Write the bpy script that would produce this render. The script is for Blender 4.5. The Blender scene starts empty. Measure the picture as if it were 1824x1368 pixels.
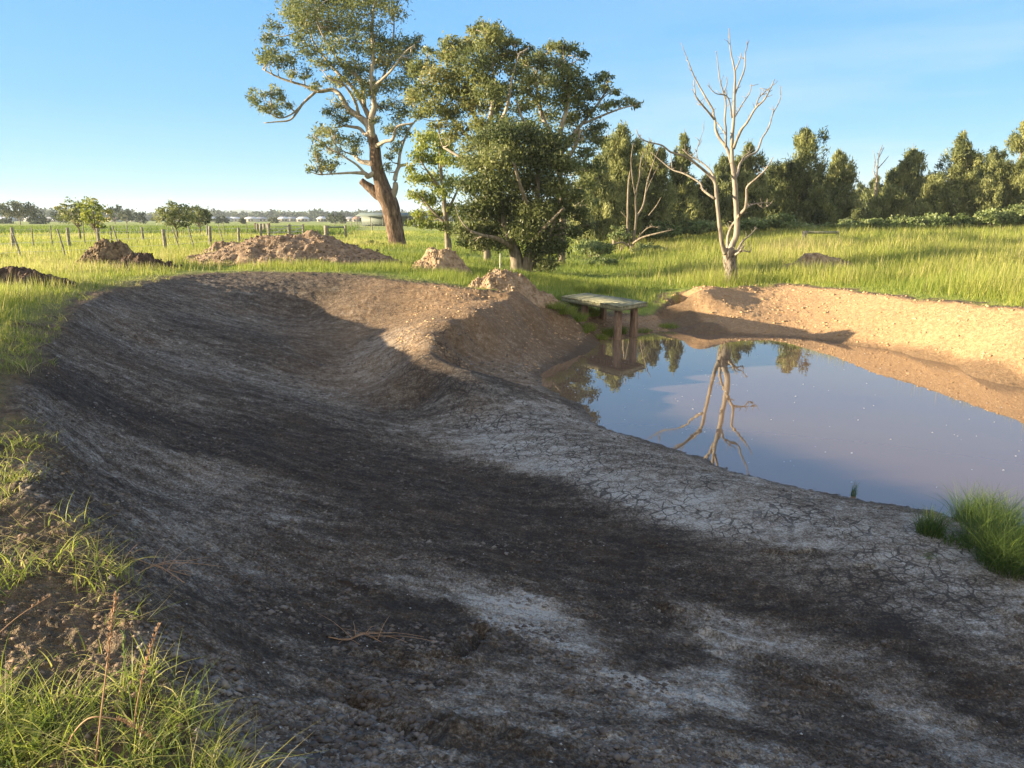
import bpy, math, random
import numpy as np
from mathutils import Vector
rng = np.random.default_rng(11)
random.seed(5)
S = bpy.context.scene
C = S.collection

# ------------------------------------------------------------------ camera, sky, sun, exposure
F = 1342.0; PITCH = math.radians(12.3); CAMZ = 1.65
cam = bpy.data.cameras.new('camera'); camo = bpy.data.objects.new('camera', cam); C.objects.link(camo)
cam.sensor_width = 36; cam.lens = 36*F/1824; cam.clip_end = 20000; cam.clip_start = 0.05
camo.location = (0, 0, CAMZ); camo.rotation_euler = (math.radians(90)-PITCH, 0, 0)
S.camera = camo
SUN_EL = math.radians(10.0)
TR = Vector((1.0, 0.03, 0)).normalized()                  # horizontal direction the light travels
sd = Vector((TR.x*math.cos(SUN_EL), TR.y*math.cos(SUN_EL), -math.sin(SUN_EL)))
sun = bpy.data.lights.new('sun', 'SUN'); sun.energy = 5.0; sun.angle = math.radians(0.55); sun.color = (1.0, 0.82, 0.56)
suno = bpy.data.objects.new('sun', sun); C.objects.link(suno); suno.rotation_euler = sd.to_track_quat('-Z', 'Y').to_euler()
suno.location = (-40, 0, 30)
W = bpy.data.worlds.new("World"); S.world = W; W.use_nodes = True
wn = W.node_tree.nodes; wl = W.node_tree.links
for n in list(wn): wn.remove(n)
sky = wn.new('ShaderNodeTexSky'); sky.sky_type = 'NISHITA'; sky.sun_disc = False
sky.sun_elevation = SUN_EL; sky.sun_rotation = math.atan2(-TR.x, -TR.y)
sky.air_density = 1.0; sky.dust_density = 0.35; sky.ozone_density = 2.0
bg = wn.new('ShaderNodeBackground'); bg.inputs['Strength'].default_value = 0.070
wo = wn.new('ShaderNodeOutputWorld'); wl.new(bg.outputs[0], wo.inputs[0])
# clear morning air: the sky's own colours cooled by elevation, with a thin veil of cloud low over the right
wtc = wn.new('ShaderNodeTexCoord'); wsep = wn.new('ShaderNodeSeparateXYZ'); wl.new(wtc.outputs['Generated'], wsep.inputs[0])
wr = wn.new('ShaderNodeValToRGB'); wl.new(wsep.outputs['Z'], wr.inputs[0]); cr = wr.color_ramp
while len(cr.elements) < 6: cr.elements.new(.5)
for e, (p, c) in zip(cr.elements, [(0, (1.5, 2.7, 3.2)), (.06, (1.15, 2.55, 3.4)), (.14, (.75, 2.1, 3.6)), (.3, (.58, 1.75, 3.65)), (.5, (.46, 1.5, 3.5)), (1, (.22, .8, 2.2))]):
    e.position = p; e.color = (*c, 1)
wm = wn.new('ShaderNodeMix'); wm.data_type = 'RGBA'; wm.inputs[0].default_value = .9; wl.new(sky.outputs[0], wm.inputs[6]); wl.new(wr.outputs[0], wm.inputs[7])
wmp = wn.new('ShaderNodeMapping'); wmp.inputs['Scale'].default_value = (1.2, 1.2, 9); wmp.inputs['Rotation'].default_value = (0, .12, 0); wl.new(wtc.outputs['Generated'], wmp.inputs[0])
wnz = wn.new('ShaderNodeTexNoise'); wnz.inputs['Scale'].default_value = 1.7; wnz.inputs['Detail'].default_value = 5; wl.new(wmp.outputs[0], wnz.inputs['Vector'])
def wmath(op, a, b=0.0, c=None, clamp=False):
    n = wn.new('ShaderNodeMath'); n.operation = op; n.use_clamp = clamp
    for k, v in enumerate((a, b, c)):
        if v is None: continue
        if isinstance(v, (int, float)): n.inputs[k].default_value = v
        else: wl.new(v, n.inputs[k])
    return n.outputs[0]
# unseen pale cloud added behind the camera, and a sun glow, as neutral fill
bnz = wmath('MULTIPLY_ADD', wnz.outputs[0], .5, -.15)
bk = wmath('MULTIPLY', wmath('ADD', wmath('MULTIPLY_ADD', wsep.outputs['Y'], -1.3, .25), bnz, clamp=True), 1.4, clamp=True)
wmb = wn.new('ShaderNodeMix'); wmb.data_type = 'RGBA'; wl.new(bk, wmb.inputs[0]); wl.new(wm.outputs[2], wmb.inputs[6]); wmb.inputs[7].default_value = (3.4, 3.35, 3.3, 1)
gl = wmath('POWER', wmath('MULTIPLY', wsep.outputs['X'], -1.0, clamp=True), 6.0)
wmg = wn.new('ShaderNodeMix'); wmg.data_type = 'RGBA'; wl.new(wmath('MULTIPLY', gl, .45), wmg.inputs[0]); wl.new(wmb.outputs[2], wmg.inputs[6]); wmg.inputs[7].default_value = (3.6, 3.3, 2.8, 1)
low = wmath('MULTIPLY', wmath('SUBTRACT', .30, wsep.outputs['Z'], clamp=True), 5.0, clamp=True)
side = wmath('MULTIPLY_ADD', wsep.outputs['X'], 1.6, .15, clamp=True)
veil = wmath('MULTIPLY', wmath('MULTIPLY', low, side), wmath('MULTIPLY', wmath('SUBTRACT', wnz.outputs[0], .40, clamp=True), 4.0, clamp=True), clamp=True)
wm2 = wn.new('ShaderNodeMix'); wm2.data_type = 'RGBA'; wl.new(veil, wm2.inputs[0]); wl.new(wmg.outputs[2], wm2.inputs[6]); wm2.inputs[7].default_value = (2.3, 3.0, 3.3, 1)
wl.new(wm2.outputs[2], bg.inputs[0])
S.view_settings.view_transform = 'Standard'; S.view_settings.look = 'None'
S.view_settings.gamma = 1; S.view_settings.use_curve_mapping = False
S.view_settings.exposure = 2.08
S.cycles.max_bounces = 6; S.cycles.transparent_max_bounces = 4; S.cycles.use_adaptive_sampling = True

# ------------------------------------------------------------------ pixel helpers (photo 1824 x 1368)
cp, sp = math.cos(PITCH), math.sin(PITCH)
def ray(px, py):
    u = (px-912)/F; v = (684-py)/F
    return np.array([u, cp+v*sp, -sp+v*cp])
def PZ(px, py, z):
    d = ray(px, py); t = (z-CAMZ)/d[2]
    return np.array([d[0]*t, d[1]*t, z])
def at(px, py, Y):
    d = ray(px, py); t = Y/d[1]
    return np.array([d[0]*t, Y, CAMZ+d[2]*t])

# ------------------------------------------------------------------ numpy noise
def _h(i, j, s):
    n = (i*374761393 + j*668265263 + s*974634777) & 0x7fffffff
    n = ((n ^ (n >> 13))*1274126177) & 0x7fffffff
    return ((n ^ (n >> 16)) & 0xffff)/65535.0
def vnoise(x, y, s=0):
    xi = np.floor(x).astype(np.int64); yi = np.floor(y).astype(np.int64)
    fx = x-xi; fy = y-yi; fx = fx*fx*(3-2*fx); fy = fy*fy*(3-2*fy)
    a = _h(xi, yi, s); b = _h(xi+1, yi, s); c = _h(xi, yi+1, s); d = _h(xi+1, yi+1, s)
    return (a*(1-fx)+b*fx)*(1-fy)+(c*(1-fx)+d*fx)*fy - .5
def fbm(x, y, o=4, s=0, g=.5):
    r = 0; a = 1.0; f = 1.0
    for k in range(o):
        r = r + a*vnoise(x*f*(1.0+.03*k)+17.3*k, y*f+9.1*k, s+k); a *= g; f *= 2.03
    return r
def sstep(a, b, x):
    t = np.clip((x-a)/(b-a), 0, 1); return t*t*(3-2*t)

# ------------------------------------------------------------------ mesh helpers
def mesh_np(name, v, f, mat=None, attrs=None, smooth=True, mats=None, mi=None):
    """v (N,3); f (M,k) or list of such arrays"""
    fl = f if isinstance(f, list) else [f]
    fl = [np.asarray(a, dtype=np.int32) for a in fl if len(a)]
    me = bpy.data.meshes.new(name)
    v = np.asarray(v, dtype=np.float32)
    me.vertices.add(len(v)); me.vertices.foreach_set('co', v.ravel())
    idx = np.concatenate([a.ravel() for a in fl]); tot = np.concatenate([np.full(len(a), a.shape[1], np.int32) for a in fl])
    st = np.concatenate([[0], np.cumsum(tot)[:-1]]).astype(np.int32)
    me.loops.add(len(idx)); me.loops.foreach_set('vertex_index', idx)
    me.polygons.add(len(tot)); me.polygons.foreach_set('loop_start', st); me.polygons.foreach_set('loop_total', tot)
    me.update(calc_edges=True)
    if smooth: me.polygons.foreach_set('use_smooth', np.ones(len(tot), bool))
    if attrs:
        for k, (dom, ty, arr) in attrs.items():
            at_ = me.attributes.new(k, ty, dom)
            at_.data.foreach_set('color' if ty == 'FLOAT_COLOR' else 'value', np.asarray(arr, np.float32).ravel())
    for m in (mats or ([mat] if mat else [])): me.materials.append(m)
    if mi is not None: me.polygons.foreach_set('material_index', np.asarray(mi, np.int32))
    me.validate(clean_customdata=False)
    return me
def link(name, me, parent=None):
    o = bpy.data.objects.new(name, me); C.objects.link(o)
    if parent is not None: o.parent = parent
    return o
def tag(o, label=None, cat=None, group=None, kind=None):
    if label: o['label'] = label
    if cat: o['category'] = cat
    if group: o['group'] = group
    if kind: o['kind'] = kind
    return o
def empty(name, loc, label, cat, group=None, rz=0):
    o = bpy.data.objects.new(name, None); C.objects.link(o); o.location = loc; o.rotation_euler = (0, 0, rz)
    o.empty_display_size = .2
    return tag(o, label, cat, group)
class MB:
    def __init__(s): s.v = []; s.q = []; s.t = []; s.n = 0; s.a = []; s.at = []
    def add(s, v, q=None, t=None, tint=None):
        v = np.asarray(v, float).reshape(-1, 3)
        if q is not None and len(q):
            q = np.asarray(q); s.q.append(q+s.n); s.a.append(np.zeros(len(q)) if tint is None else np.broadcast_to(tint, len(q)))
        if t is not None and len(t):
            t = np.asarray(t); s.t.append(t+s.n); s.at.append(np.zeros(len(t)) if tint is None else np.broadcast_to(tint, len(t)))
        s.v.append(v); s.n += len(v)
    def mesh(s, name, mat, smooth=True, off=None):
        v = np.concatenate(s.v)
        if off is not None: v = v-np.asarray(off)
        fs = []; ta = []
        if s.q: fs.append(np.concatenate(s.q)); ta.append(np.concatenate(s.a))
        if s.t: fs.append(np.concatenate(s.t)); ta.append(np.concatenate(s.at))
        return mesh_np(name, v, fs, mat, {'tint': ('FACE', 'FLOAT', np.concatenate(ta))}, smooth)
    def build(s, name, mat, parent=None, smooth=True, off=None):
        return link(name, s.mesh(name, mat, smooth, off), parent)
def box(mb, c, sz, rz=0, tilt=(0, 0), tint=None, jit=0):
    x, y, z = np.array(sz)/2
    v = np.array([[-x,-y,-z],[x,-y,-z],[x,y,-z],[-x,y,-z],[-x,-y,z],[x,-y,z],[x,y,z],[-x,y,z]])
    if jit: v = v+rng.normal(0, jit, v.shape)
    a, b = tilt
    Rx = np.array([[1,0,0],[0,math.cos(a),-math.sin(a)],[0,math.sin(a),math.cos(a)]])
    Ry = np.array([[math.cos(b),0,math.sin(b)],[0,1,0],[-math.sin(b),0,math.cos(b)]])
    Rz = np.array([[math.cos(rz),-math.sin(rz),0],[math.sin(rz),math.cos(rz),0],[0,0,1]])
    v = v@(Rz@Ry@Rx).T+np.asarray(c)
    mb.add(v, [[0,3,2,1],[4,5,6,7],[0,1,5,4],[1,2,6,5],[2,3,7,6],[3,0,4,7]], tint=tint)
def crom(P, n):
    P = np.asarray(P, float)
    if len(P) < 3: 
        t = np.linspace(0, 1, n*(len(P)-1)+1)[:, None]; return P[0]*(1-t)+P[-1]*t
    Q = np.vstack([2*P[0]-P[1], P, 2*P[-1]-P[-2]]); out = []
    for i in range(1, len(Q)-2):
        for k in range(n):
            t = k/n
            out.append(.5*((2*Q[i])+(-Q[i-1]+Q[i+1])*t+(2*Q[i-1]-5*Q[i]+4*Q[i+1]-Q[i+2])*t*t+(-Q[i-1]+3*Q[i]-3*Q[i+1]+Q[i+2])*t**3))
    out.append(P[-1]); return np.array(out)
def tube(mb, P, R, k=8, n=3, rough=0.0, tint=None, seed=0):
    """P points (N,3), R radii (N)"""
    PR = crom(np.column_stack([P, R]), n); P = PR[:, :3]; R = np.maximum(PR[:, 3], 1e-4)
    T = np.gradient(P, axis=0); T /= np.linalg.norm(T, axis=1)[:, None]+1e-9
    up = np.array([0, 0, 1.]) if abs(T[0, 2]) < .9 else np.array([1., 0, 0])
    U = np.cross(T, up); U /= np.linalg.norm(U, axis=1)[:, None]+1e-9; V = np.cross(T, U)
    a = np.arange(k)*2*math.pi/k
    m = len(P)
    rr = R[:, None]*np.ones((m, k))
    if rough:
        L = np.concatenate([[0], np.cumsum(np.linalg.norm(np.diff(P, axis=0), axis=1))])/(R.mean()*3+1e-6)
        ph = a/(2*math.pi)*k
        rr = rr*(1+rough*2*fbm(ph[None, :]*.9+np.zeros((m, 1))+seed, L[:, None]*.7+np.zeros((1, k)), 3, 5+seed))
    v = P[:, None, :]+rr[..., None]*(np.cos(a)[None, :, None]*U[:, None, :]+np.sin(a)[None, :, None]*V[:, None, :])
    i = np.arange(m-1)[:, None]*k; j = np.arange(k)[None, :]; j2 = (j+1) % k
    q = np.stack([i+j, i+j2, i+k+j2, i+k+j], -1).reshape(-1, 4)
    vv = np.vstack([v.reshape(-1, 3), P[-1:], P[:1]])
    e = (m-1)*k; nn = m*k
    tr = np.array([[e+jj, e+(jj+1) % k, nn] for jj in range(k)]+[[(jj+1) % k, jj, nn+1] for jj in range(k)])
    mb.add(vv, q, tr, tint)

# ------------------------------------------------------------------ materials
def nt(name):
    m = bpy.data.materials.new(name); m.use_nodes = True; t = m.node_tree
    for n in list(t.nodes): t.nodes.remove(n)
    o = t.nodes.new('ShaderNodeOutputMaterial'); return m, t, o
def N(t, ty, **kw):
    n = t.nodes.new(ty)
    for k, v in kw.items():
        if k.startswith('i_'):
            key = k[2:]; n.inputs[int(key) if key.isdigit() else key.replace('_', ' ')].default_value = v
        else: setattr(n, k, v)
    return n
def ramp(t, stops, interp='LINEAR'):
    n = t.nodes.new('ShaderNodeValToRGB'); r = n.color_ramp; r.interpolation = interp
    while len(r.elements) < len(stops): r.elements.new(.5)
    for e, (p, c) in zip(r.elements, stops):
        e.position = p; e.color = (*c, 1) if len(c) == 3 else c
    return n
def mat_noise(name, stops, scale=5, rough=.9, bump=.3, bscale=None, stretch=(1, 1, 1), detail=8, spec=.3, bdist=.02):
    m, t, o = nt(name); L = t.links
    tc = N(t, 'ShaderNodeTexCoord'); mp = N(t, 'ShaderNodeMapping'); mp.inputs['Scale'].default_value = stretch
    L.new(tc.outputs['Object'], mp.inputs[0])
    nz = N(t, 'ShaderNodeTexNoise', i_Scale=scale, i_Detail=detail, i_Roughness=.62); L.new(mp.outputs[0], nz.inputs['Vector'])
    r = ramp(t, stops); L.new(nz.outputs[0], r.inputs[0])
    b = N(t, 'ShaderNodeBsdfPrincipled', i_Roughness=rough); b.inputs['Specular IOR Level'].default_value = spec
    L.new(r.outputs[0], b.inputs['Base Color'])
    if bump:
        n2 = N(t, 'ShaderNodeTexNoise', i_Scale=bscale or scale*3, i_Detail=6, i_Roughness=.65); L.new(mp.outputs[0], n2.inputs['Vector'])
        bp = N(t, 'ShaderNodeBump', i_Strength=bump, i_Distance=bdist); L.new(n2.outputs[0], bp.inputs['Height']); L.new(bp.outputs[0], b.inputs['Normal'])
    L.new(b.outputs[0], o.inputs[0]); return m
def mat_leaf(name, stops, trans=.35, rough=.5, spec=.35):
    m, t, o = nt(name); L = t.links
    a = N(t, 'ShaderNodeAttribute', attribute_name='tint'); r = ramp(t, stops); L.new(a.outputs['Fac'], r.inputs[0])
    b = N(t, 'ShaderNodeBsdfPrincipled', i_Roughness=rough); b.inputs['Specular IOR Level'].default_value = spec
    L.new(r.outputs[0], b.inputs['Base Color'])
    tr = N(t, 'ShaderNodeBsdfTranslucent'); L.new(r.outputs[0], tr.inputs[0])
    mx = N(t, 'ShaderNodeMixShader', i_0=trans); L.new(b.outputs[0], mx.inputs[1]); L.new(tr.outputs[0], mx.inputs[2])
    L.new(mx.outputs[0], o.inputs[0]); return m
M = {}
M['gum'] = mat_leaf('gum_leaves', [(0, (.06, .085, .032)), (.45, (.17, .20, .07)), (.8, (.29, .30, .10)), (1, (.38, .33, .14))], .45)
M['dense'] = mat_leaf('dense_leaves', [(0, (.05, .075, .028)), (.5, (.155, .18, .06)), (.85, (.27, .29, .10)), (1, (.36, .35, .17))], .45)
M['lime'] = mat_leaf('lime_leaves', [(0, (.08, .13, .025)), (.5, (.24, .28, .055)), (.85, (.35, .37, .08)), (1, (.38, .34, .10))], .5)
M['casu'] = mat_leaf('casuarina_needles', [(0, (.055, .075, .026)), (.45, (.19, .215, .075)), (1, (.40, .40, .16))], .4, .7)
M['lant'] = mat_leaf('shrub_leaves', [(0, (.06, .10, .03)), (.5, (.15, .20, .06)), (1, (.30, .34, .14))], .35)
M['grass'] = mat_leaf('grass_blades', [(0, (.04, .07, .022)), (.3, (.12, .185, .035)), (.6, (.28, .33, .05)), (.82, (.42, .41, .11)), (1, (.55, .47, .23))], .5, .55, .25)
M['far'] = mat_leaf('far_leaves', [(0, (.03, .05, .022)), (.6, (.065, .09, .035)), (1, (.15, .15, .06))], .2, .8)
M['bark'] = mat_noise('pale_gum_bark', [(.3, (.13, .10, .075)), (.45, (.30, .25, .20)), (.65, (.44, .39, .33))], 1.6, .85, .5, 9, (3, 3, .7))
M['bark_brown'] = mat_noise('rough_brown_bark', [(.3, (.03, .022, .017)), (.48, (.14, .09, .06)), (.68, (.33, .23, .16))], 2.2, .95, 1.0, 8, (2.5, 2.5, .8), bdist=.12)
M['bark_grey'] = mat_noise('grey_bark', [(.3, (.07, .055, .04)), (.5, (.20, .165, .12)), (.7, (.32, .27, .2))], 3, .9, .6, 10, (3, 3, .8))
M['dead'] = mat_noise('bleached_dead_wood', [(.3, (.09, .075, .06)), (.46, (.22, .185, .145)), (.7, (.35, .31, .25))], 3.5, .8, .5, 14, (3, 3, .5), bdist=.015)
M['dead_base'] = mat_noise('flaking_dead_bark', [(.40, (.05, .038, .03)), (.5, (.21, .175, .135)), (.66, (.34, .295, .24))], 5, .9, 1.0, 12, (1.5, 1.5, .8), bdist=.04)
M['post'] = mat_noise('weathered_post', [(.3, (.09, .06, .04)), (.5, (.25, .17, .115)), (.7, (.40, .30, .22))], 6, .9, .8, 20, (4, 4, .4), bdist=.02)
M['plank'] = mat_noise('grey_planks', [(.3, (.11, .11, .06)), (.5, (.26, .25, .15)), (.7, (.40, .38, .26))], 7, .85, .6, 25, (1, 1, 1))
M['fpost'] = mat_noise('grey_fence_post', [(.3, (.09, .08, .06)), (.7, (.34, .31, .25))], 9, .9, .4)
M['steel'] = mat_noise('galvanised_steel', [(.3, (.38, .39, .38)), (.7, (.58, .58, .55))], 9, .45, 0)
M['white'] = mat_noise('white_sheet', [(.3, (.62, .62, .60)), (.7, (.78, .78, .76))], 1, .5, 0)
M['roof_w'] = mat_noise('white_roof', [(.3, (.50, .51, .53)), (.7, (.62, .62, .63))], .3, .5, 0)
M['roof_g'] = mat_noise('grey_roof', [(.3, (.20, .21, .23)), (.7, (.30, .31, .33))], .3, .6, 0)
M['roof_r'] = mat_noise('tile_roof', [(.3, (.36, .18, .12)), (.7, (.48, .27, .18))], .3, .7, 0)
M['roof_n'] = mat_noise('green_roof', [(.3, (.10, .125, .11)), (.7, (.15, .18, .15))], .3, .6, 0)
M['wall'] = mat_noise('house_wall', [(.3, (.42, .37, .32)), (.7, (.58, .53, .46))], .3, .8, 0)
M['glass'] = mat_noise('dark_window', [(.3, (.03, .035, .05)), (.7, (.06, .07, .09))], 1, .15, 0)
M['stone'] = mat_noise('pale_stones', [(.3, (.25, .24, .22)), (.7, (.62, .62, .60))], 14, .8, .2)
M['straw'] = mat_noise('dry_stalk', [(.3, (.38, .21, .11)), (.7, (.52, .33, .18))], 20, .7, 0)
M['gstalk'] = mat_noise('green_stalk', [(.3, (.16, .24, .05)), (.7, (.26, .33, .09))], 20, .6, 0)

# ------------------------------------------------------------------ terrain control
# rim of the whole dam: (px, py, z) from the photograph, then world points where it leaves the frame
RIMP = [(385,1368,0),(300,1230,0),(225,1120,0),(170,1010,0),(110,920,0),(80,840,0),(68,760,0),(66,690,0),(88,610,0),(130,562,0),
        (200,522,0),(290,499,0),(380,488,0),(450,486,0),(550,489,0),(640,492,-.02),(720,503,-.08),(790,511,-.14),(850,517,-.2),
        (905,522,-.26),(960,531,-.58),(1005,541,-.92),(1060,560,-1.3),(1110,563,-1.45),(1160,562,-1.48),(1190,546,-1.25),(1215,522,-.92),(1300,515,-.80),(1400,508,-.72),
        (1500,519,-.66),(1580,530,-.6),(1650,535,-.55),(1740,545,-.5),(1824,553,-.45)]
RIM = [PZ(*p) for p in RIMP]+[np.array(p, float) for p in [(14.5,15,-.3),(16.5,10,-.1),(16,4.5,0),(12,0.8,0),(7,-0.2,0),(3.5,.2,0),(1.4,.7,0),(.3,1.15,0),(-.5,1.6,0)]]
RIM = np.array(RIM)
def densify(P, step):
    out = []
    for i in range(len(P)):
        a = P[i]; b = P[(i+1) % len(P)]; n = max(1, int(np.linalg.norm(b[:2]-a[:2])/step))
        for k in range(n): out.append(a+(b-a)*k/n)
    return np.array(out)
RIMD = densify(RIM, 1.3)
WZ = -1.75
INP = [  # slopes, channel, bench, spur
 (450,1340,-.32),(600,1340,-.36),(912,1340,-.42),(1250,1340,-.75),(1500,1340,-1.1),(1700,1340,-1.42),
 (300,1000,-.5),(500,1150,-.62),(700,1200,-.80),(912,1180,-.95),(1150,1220,-1.15),(1400,1220,-1.45),
 (200,850,-.55),(350,900,-.78),(500,950,-.95),(700,1000,-1.18),(900,1020,-1.42),(1050,1050,-1.55),(1200,1090,-1.63),
 (180,700,-.45),(300,760,-.8),(450,800,-1.05),(600,860,-1.3),(800,900,-1.5),
 (200,600,-.45),(330,650,-.85),(480,700,-1.15),(600,740,-1.4),
 (300,560,-.45),(450,600,-.9),(540,640,-1.3),(350,520,-.25),(450,530,-.45),(550,560,-.9),(560,520,-.38),(640,520,-.33),(620,545,-.62),
 (1824,1345,-1.66),(1600,1200,-1.70),(1400,1120,-1.72),(1250,1050,-1.70),(1100,975,-1.70),(1000,925,-1.70),(880,860,-1.69),(780,800,-1.68),(700,745,-1.66),(640,700,-1.63),(595,650,-1.52),(615,600,-1.18),(660,568,-.86),(720,545,-.58),
 (1750,1150,-1.66),(1600,1060,-1.66),(1450,1000,-1.65),(1300,950,-1.65),(1150,900,-1.64),(1050,850,-1.63),(950,800,-1.61),(850,750,-1.57),(760,710,-1.52),(700,660,-1.36),(680,620,-1.12),(720,590,-.84),(760,565,-.64),(820,545,-.48),(880,535,-.42),
 (1700,960,-1.60),(1530,915,-1.58),(1400,885,-1.58),(1280,852,-1.58),(1150,808,-1.56),(1060,778,-1.54),(980,750,-1.5),
 (925,738,-1.46),(880,718,-1.4),(845,698,-1.28),(812,674,-1.15),(790,652,-1.03),(768,626,-.88),(783,600,-.74),(812,578,-.62),(850,560,-.5),(905,547,-.5),(950,546,-.62),(990,552,-.82),(1016,570,-1.1),(783,585,-.69),(812,567,-.58),(850,550,-.47),(905,538,-.44),(950,538,-.58),
 (740,622,-.96),
 (795,642,-1.15),(815,629,-1.17),(850,619,-1.18),(905,610,-1.18),(950,600,-1.3),(990,592,-1.38),(860,652,-1.42),(905,650,-1.48),(950,635,-1.52),(905,675,-1.6),(1020,615,-1.6),(950,690,-1.66),
 (818,664,-1.33),
 (1060,585,-1.62),(1040,572,-1.35),(1150,580,-1.66),(1190,572,-1.68),(1250,574,-1.5),(1130,572,-1.6),
 
]
IN = [PZ(*p) for p in INP]
SHORE = [(1062,607),(1015,640),(985,652),(960,668),(985,700),(1060,757),(1150,787),(1280,832),(1400,864),(1530,893),(1650,913),(1824,945)]
FAR = [(1130,607),(1200,590),(1175,572),(1215,568),(1245,585),(1300,597),(1400,600),(1500,611),(1600,626),(1700,650),(1824,690)]
shore = [PZ(x, y, WZ) for x, y in SHORE]; farsh = [PZ(x, y, WZ) for x, y in FAR]
poolw = [np.array([8.2,7.2,WZ]), np.array([10.5,8.2,WZ]), np.array([12.0,11.0,WZ]), np.array([11.6,13.8,WZ])]
POND = np.array(farsh+poolw[::-1]+shore[::-1])
def inpoly(x, y, P):
    c = np.zeros(x.shape, bool); n = len(P)
    for i in range(n):
        x1, y1 = P[i][:2]; x2, y2 = P[(i+1) % n][:2]
        c ^= ((y1 > y) != (y2 > y)) & (x < (x2-x1)*(y-y1)/(y2-y1+1e-12)+x1)
    return c
def sdist(x, y, P):
    d = np.full(x.shape, 1e9); n = len(P)
    for i in range(n):
        ax, ay = P[i][:2]; bx, by = P[(i+1) % n][:2]; ex, ey = bx-ax, by-ay
        t = np.clip(((x-ax)*ex+(y-ay)*ey)/(ex*ex+ey*ey+1e-12), 0, 1)
        d = np.minimum(d, np.hypot(x-ax-t*ex, y-ay-t*ey))
    return np.where(inpoly(x, y, P), -d, d)
for (fx_, fy_), (rx_, ry_, rz_) in [((1300,597),(1300,515,-.80)),((1400,600),(1400,508,-.72)),((1500,611),(1500,519,-.66)),((1600,626),(1590,531,-.6)),((1700,650),(1690,540,-.52)),((1824,690),(1824,553,-.45)),((1245,587),(1215,518,-.85))]:
    a_ = PZ(fx_, fy_, WZ); b_ = PZ(rx_, ry_, rz_)
    for f_, e_ in ((.2, .23), (.45, .52), (.72, .78)): p_ = a_*(1-f_)+b_*f_; p_[2] = WZ+(rz_-WZ)*e_; IN.append(p_)
IN += list(densify(POND, 1.6)-np.array([0, 0, .0]))
gx, gy = np.meshgrid(np.arange(0, 13, .9), np.arange(6, 25, .9)); sdp = sdist(gx.ravel(), gy.ravel(), POND)
for x, y, s in zip(gx.ravel(), gy.ravel(), sdp):
    if s < -.7: IN.append(np.array([x, y, WZ-min(.5, .22*-s)]))
IN += [np.array(p, float) for p in [(12.6,14.6,-1.15),(13.5,9,-1.2),(12.5,5.5,-1.0),(10,5,-1.5),(7,3.2,-1.2),(5,1.8,-.7),(2.5,1.6,-.35),(14,12,-1.1),(8.5,6,-1.68),(6,5,-1.66)]]
IN = np.vstack([IN, RIMD])
OUT = [(-60,-60,0),(0,-60,0),(60,-60,0),(-60,0,0),(60,0,.1),(-60,60,0),(-30,60,0),(-30,30,0),(-15,15,0),(-12,30,0),(-6,28,0),(-8,40,.0),(-10,52,-.07),
       (-3,27,-.15),(0,27,-.45),(.3,33,-.6),(-4,50,-.12),(4,32,-.85),(7.5,29.5,-.85),(9,33,-.78),(6,40,-.8),(9,50,-.75),(9,60,-.6),(16,45,-.3),(20,60,.2),(12,30,-.62),
       (14,28,-.5),(20,30,-.15),(25,45,.25),(35,60,.5),(18,24,-.4),(30,30,.2),(45,60,.6),(50,80,.6),(20,80,.3),(0,80,-.3),(-20,80,-.05),(-60,110,0),(0,120,0),(60,120,.5),
       (-4,-4,.08),(4,-6,0),(-8,5,.34),(-6,4,.3),(-5.6,7.5,.32),(-8,10,.3),(-10,14,.2),(-11.5,18,.12),(-12,20,.08),(-3.2,2.5,.06),(20,8,.1),(20,18,-.1),(12,-6,0),(0,0,0)]  # berm added outside the left rim to lengthen its shadow on the pond
OUT = np.vstack([np.array(OUT, float), [PZ(*p) for p in [(1060,535,-1.05),(1130,537,-1.15),(1180,530,-1.05),(1120,522,-.98)]], RIMD])
class TPS:
    def __init__(s, P, lam=1e-3):
        s.P = P[:, :2]; n = len(P)
        K = s.k(P[:, :2]); A = np.zeros((n+3, n+3)); A[:n, :n] = K+lam*np.eye(n)
        A[:n, n] = 1; A[:n, n+1:] = s.P; A[n, :n] = 1; A[n+1:, :n] = s.P.T
        s.w = np.linalg.solve(A, np.concatenate([P[:, 2], [0, 0, 0]]))
    def k(s, X):
        r2 = ((X[:, None, :]-s.P[None])**2).sum(-1); return .5*r2*np.log(r2+1e-9)
    def __call__(s, x, y):
        X = np.column_stack([x.ravel(), y.ravel()]); out = np.empty(len(X)); n = len(s.P)
        for i in range(0, len(X), 20000):
            b = X[i:i+20000]; out[i:i+20000] = s.k(b)@s.w[:n]+s.w[n]+b@s.w[n+1:]
        return out.reshape(x.shape)
Tin = TPS(IN, .02); Tout = TPS(OUT, .05)
def Hbase(x, y):
    x = np.atleast_1d(np.asarray(x, float)); y = np.atleast_1d(np.asarray(y, float))
    r = np.hypot(x, y)
    wx = x+.30*fbm(x*.9, y*.9, 3, 3); wy = y+.30*fbm(x*.9, y*.9, 3, 4)
    near = r < 130
    z = np.zeros(x.shape); sd = np.full(x.shape, 99.)
    xn, yn = x[near], y[near]
    s_ = sdist(wx[near], wy[near], RIM); sd[near] = s_
    zo = Tout(xn, yn); zi = Tin(xn, yn)
    w = sstep(-.22, .22, s_)
    zz = zo*w+zi*(1-w)
    fade = 1-sstep(85, 128, r[near])
    z[near] = zz*fade
    return z, sd
GUL = []
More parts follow.
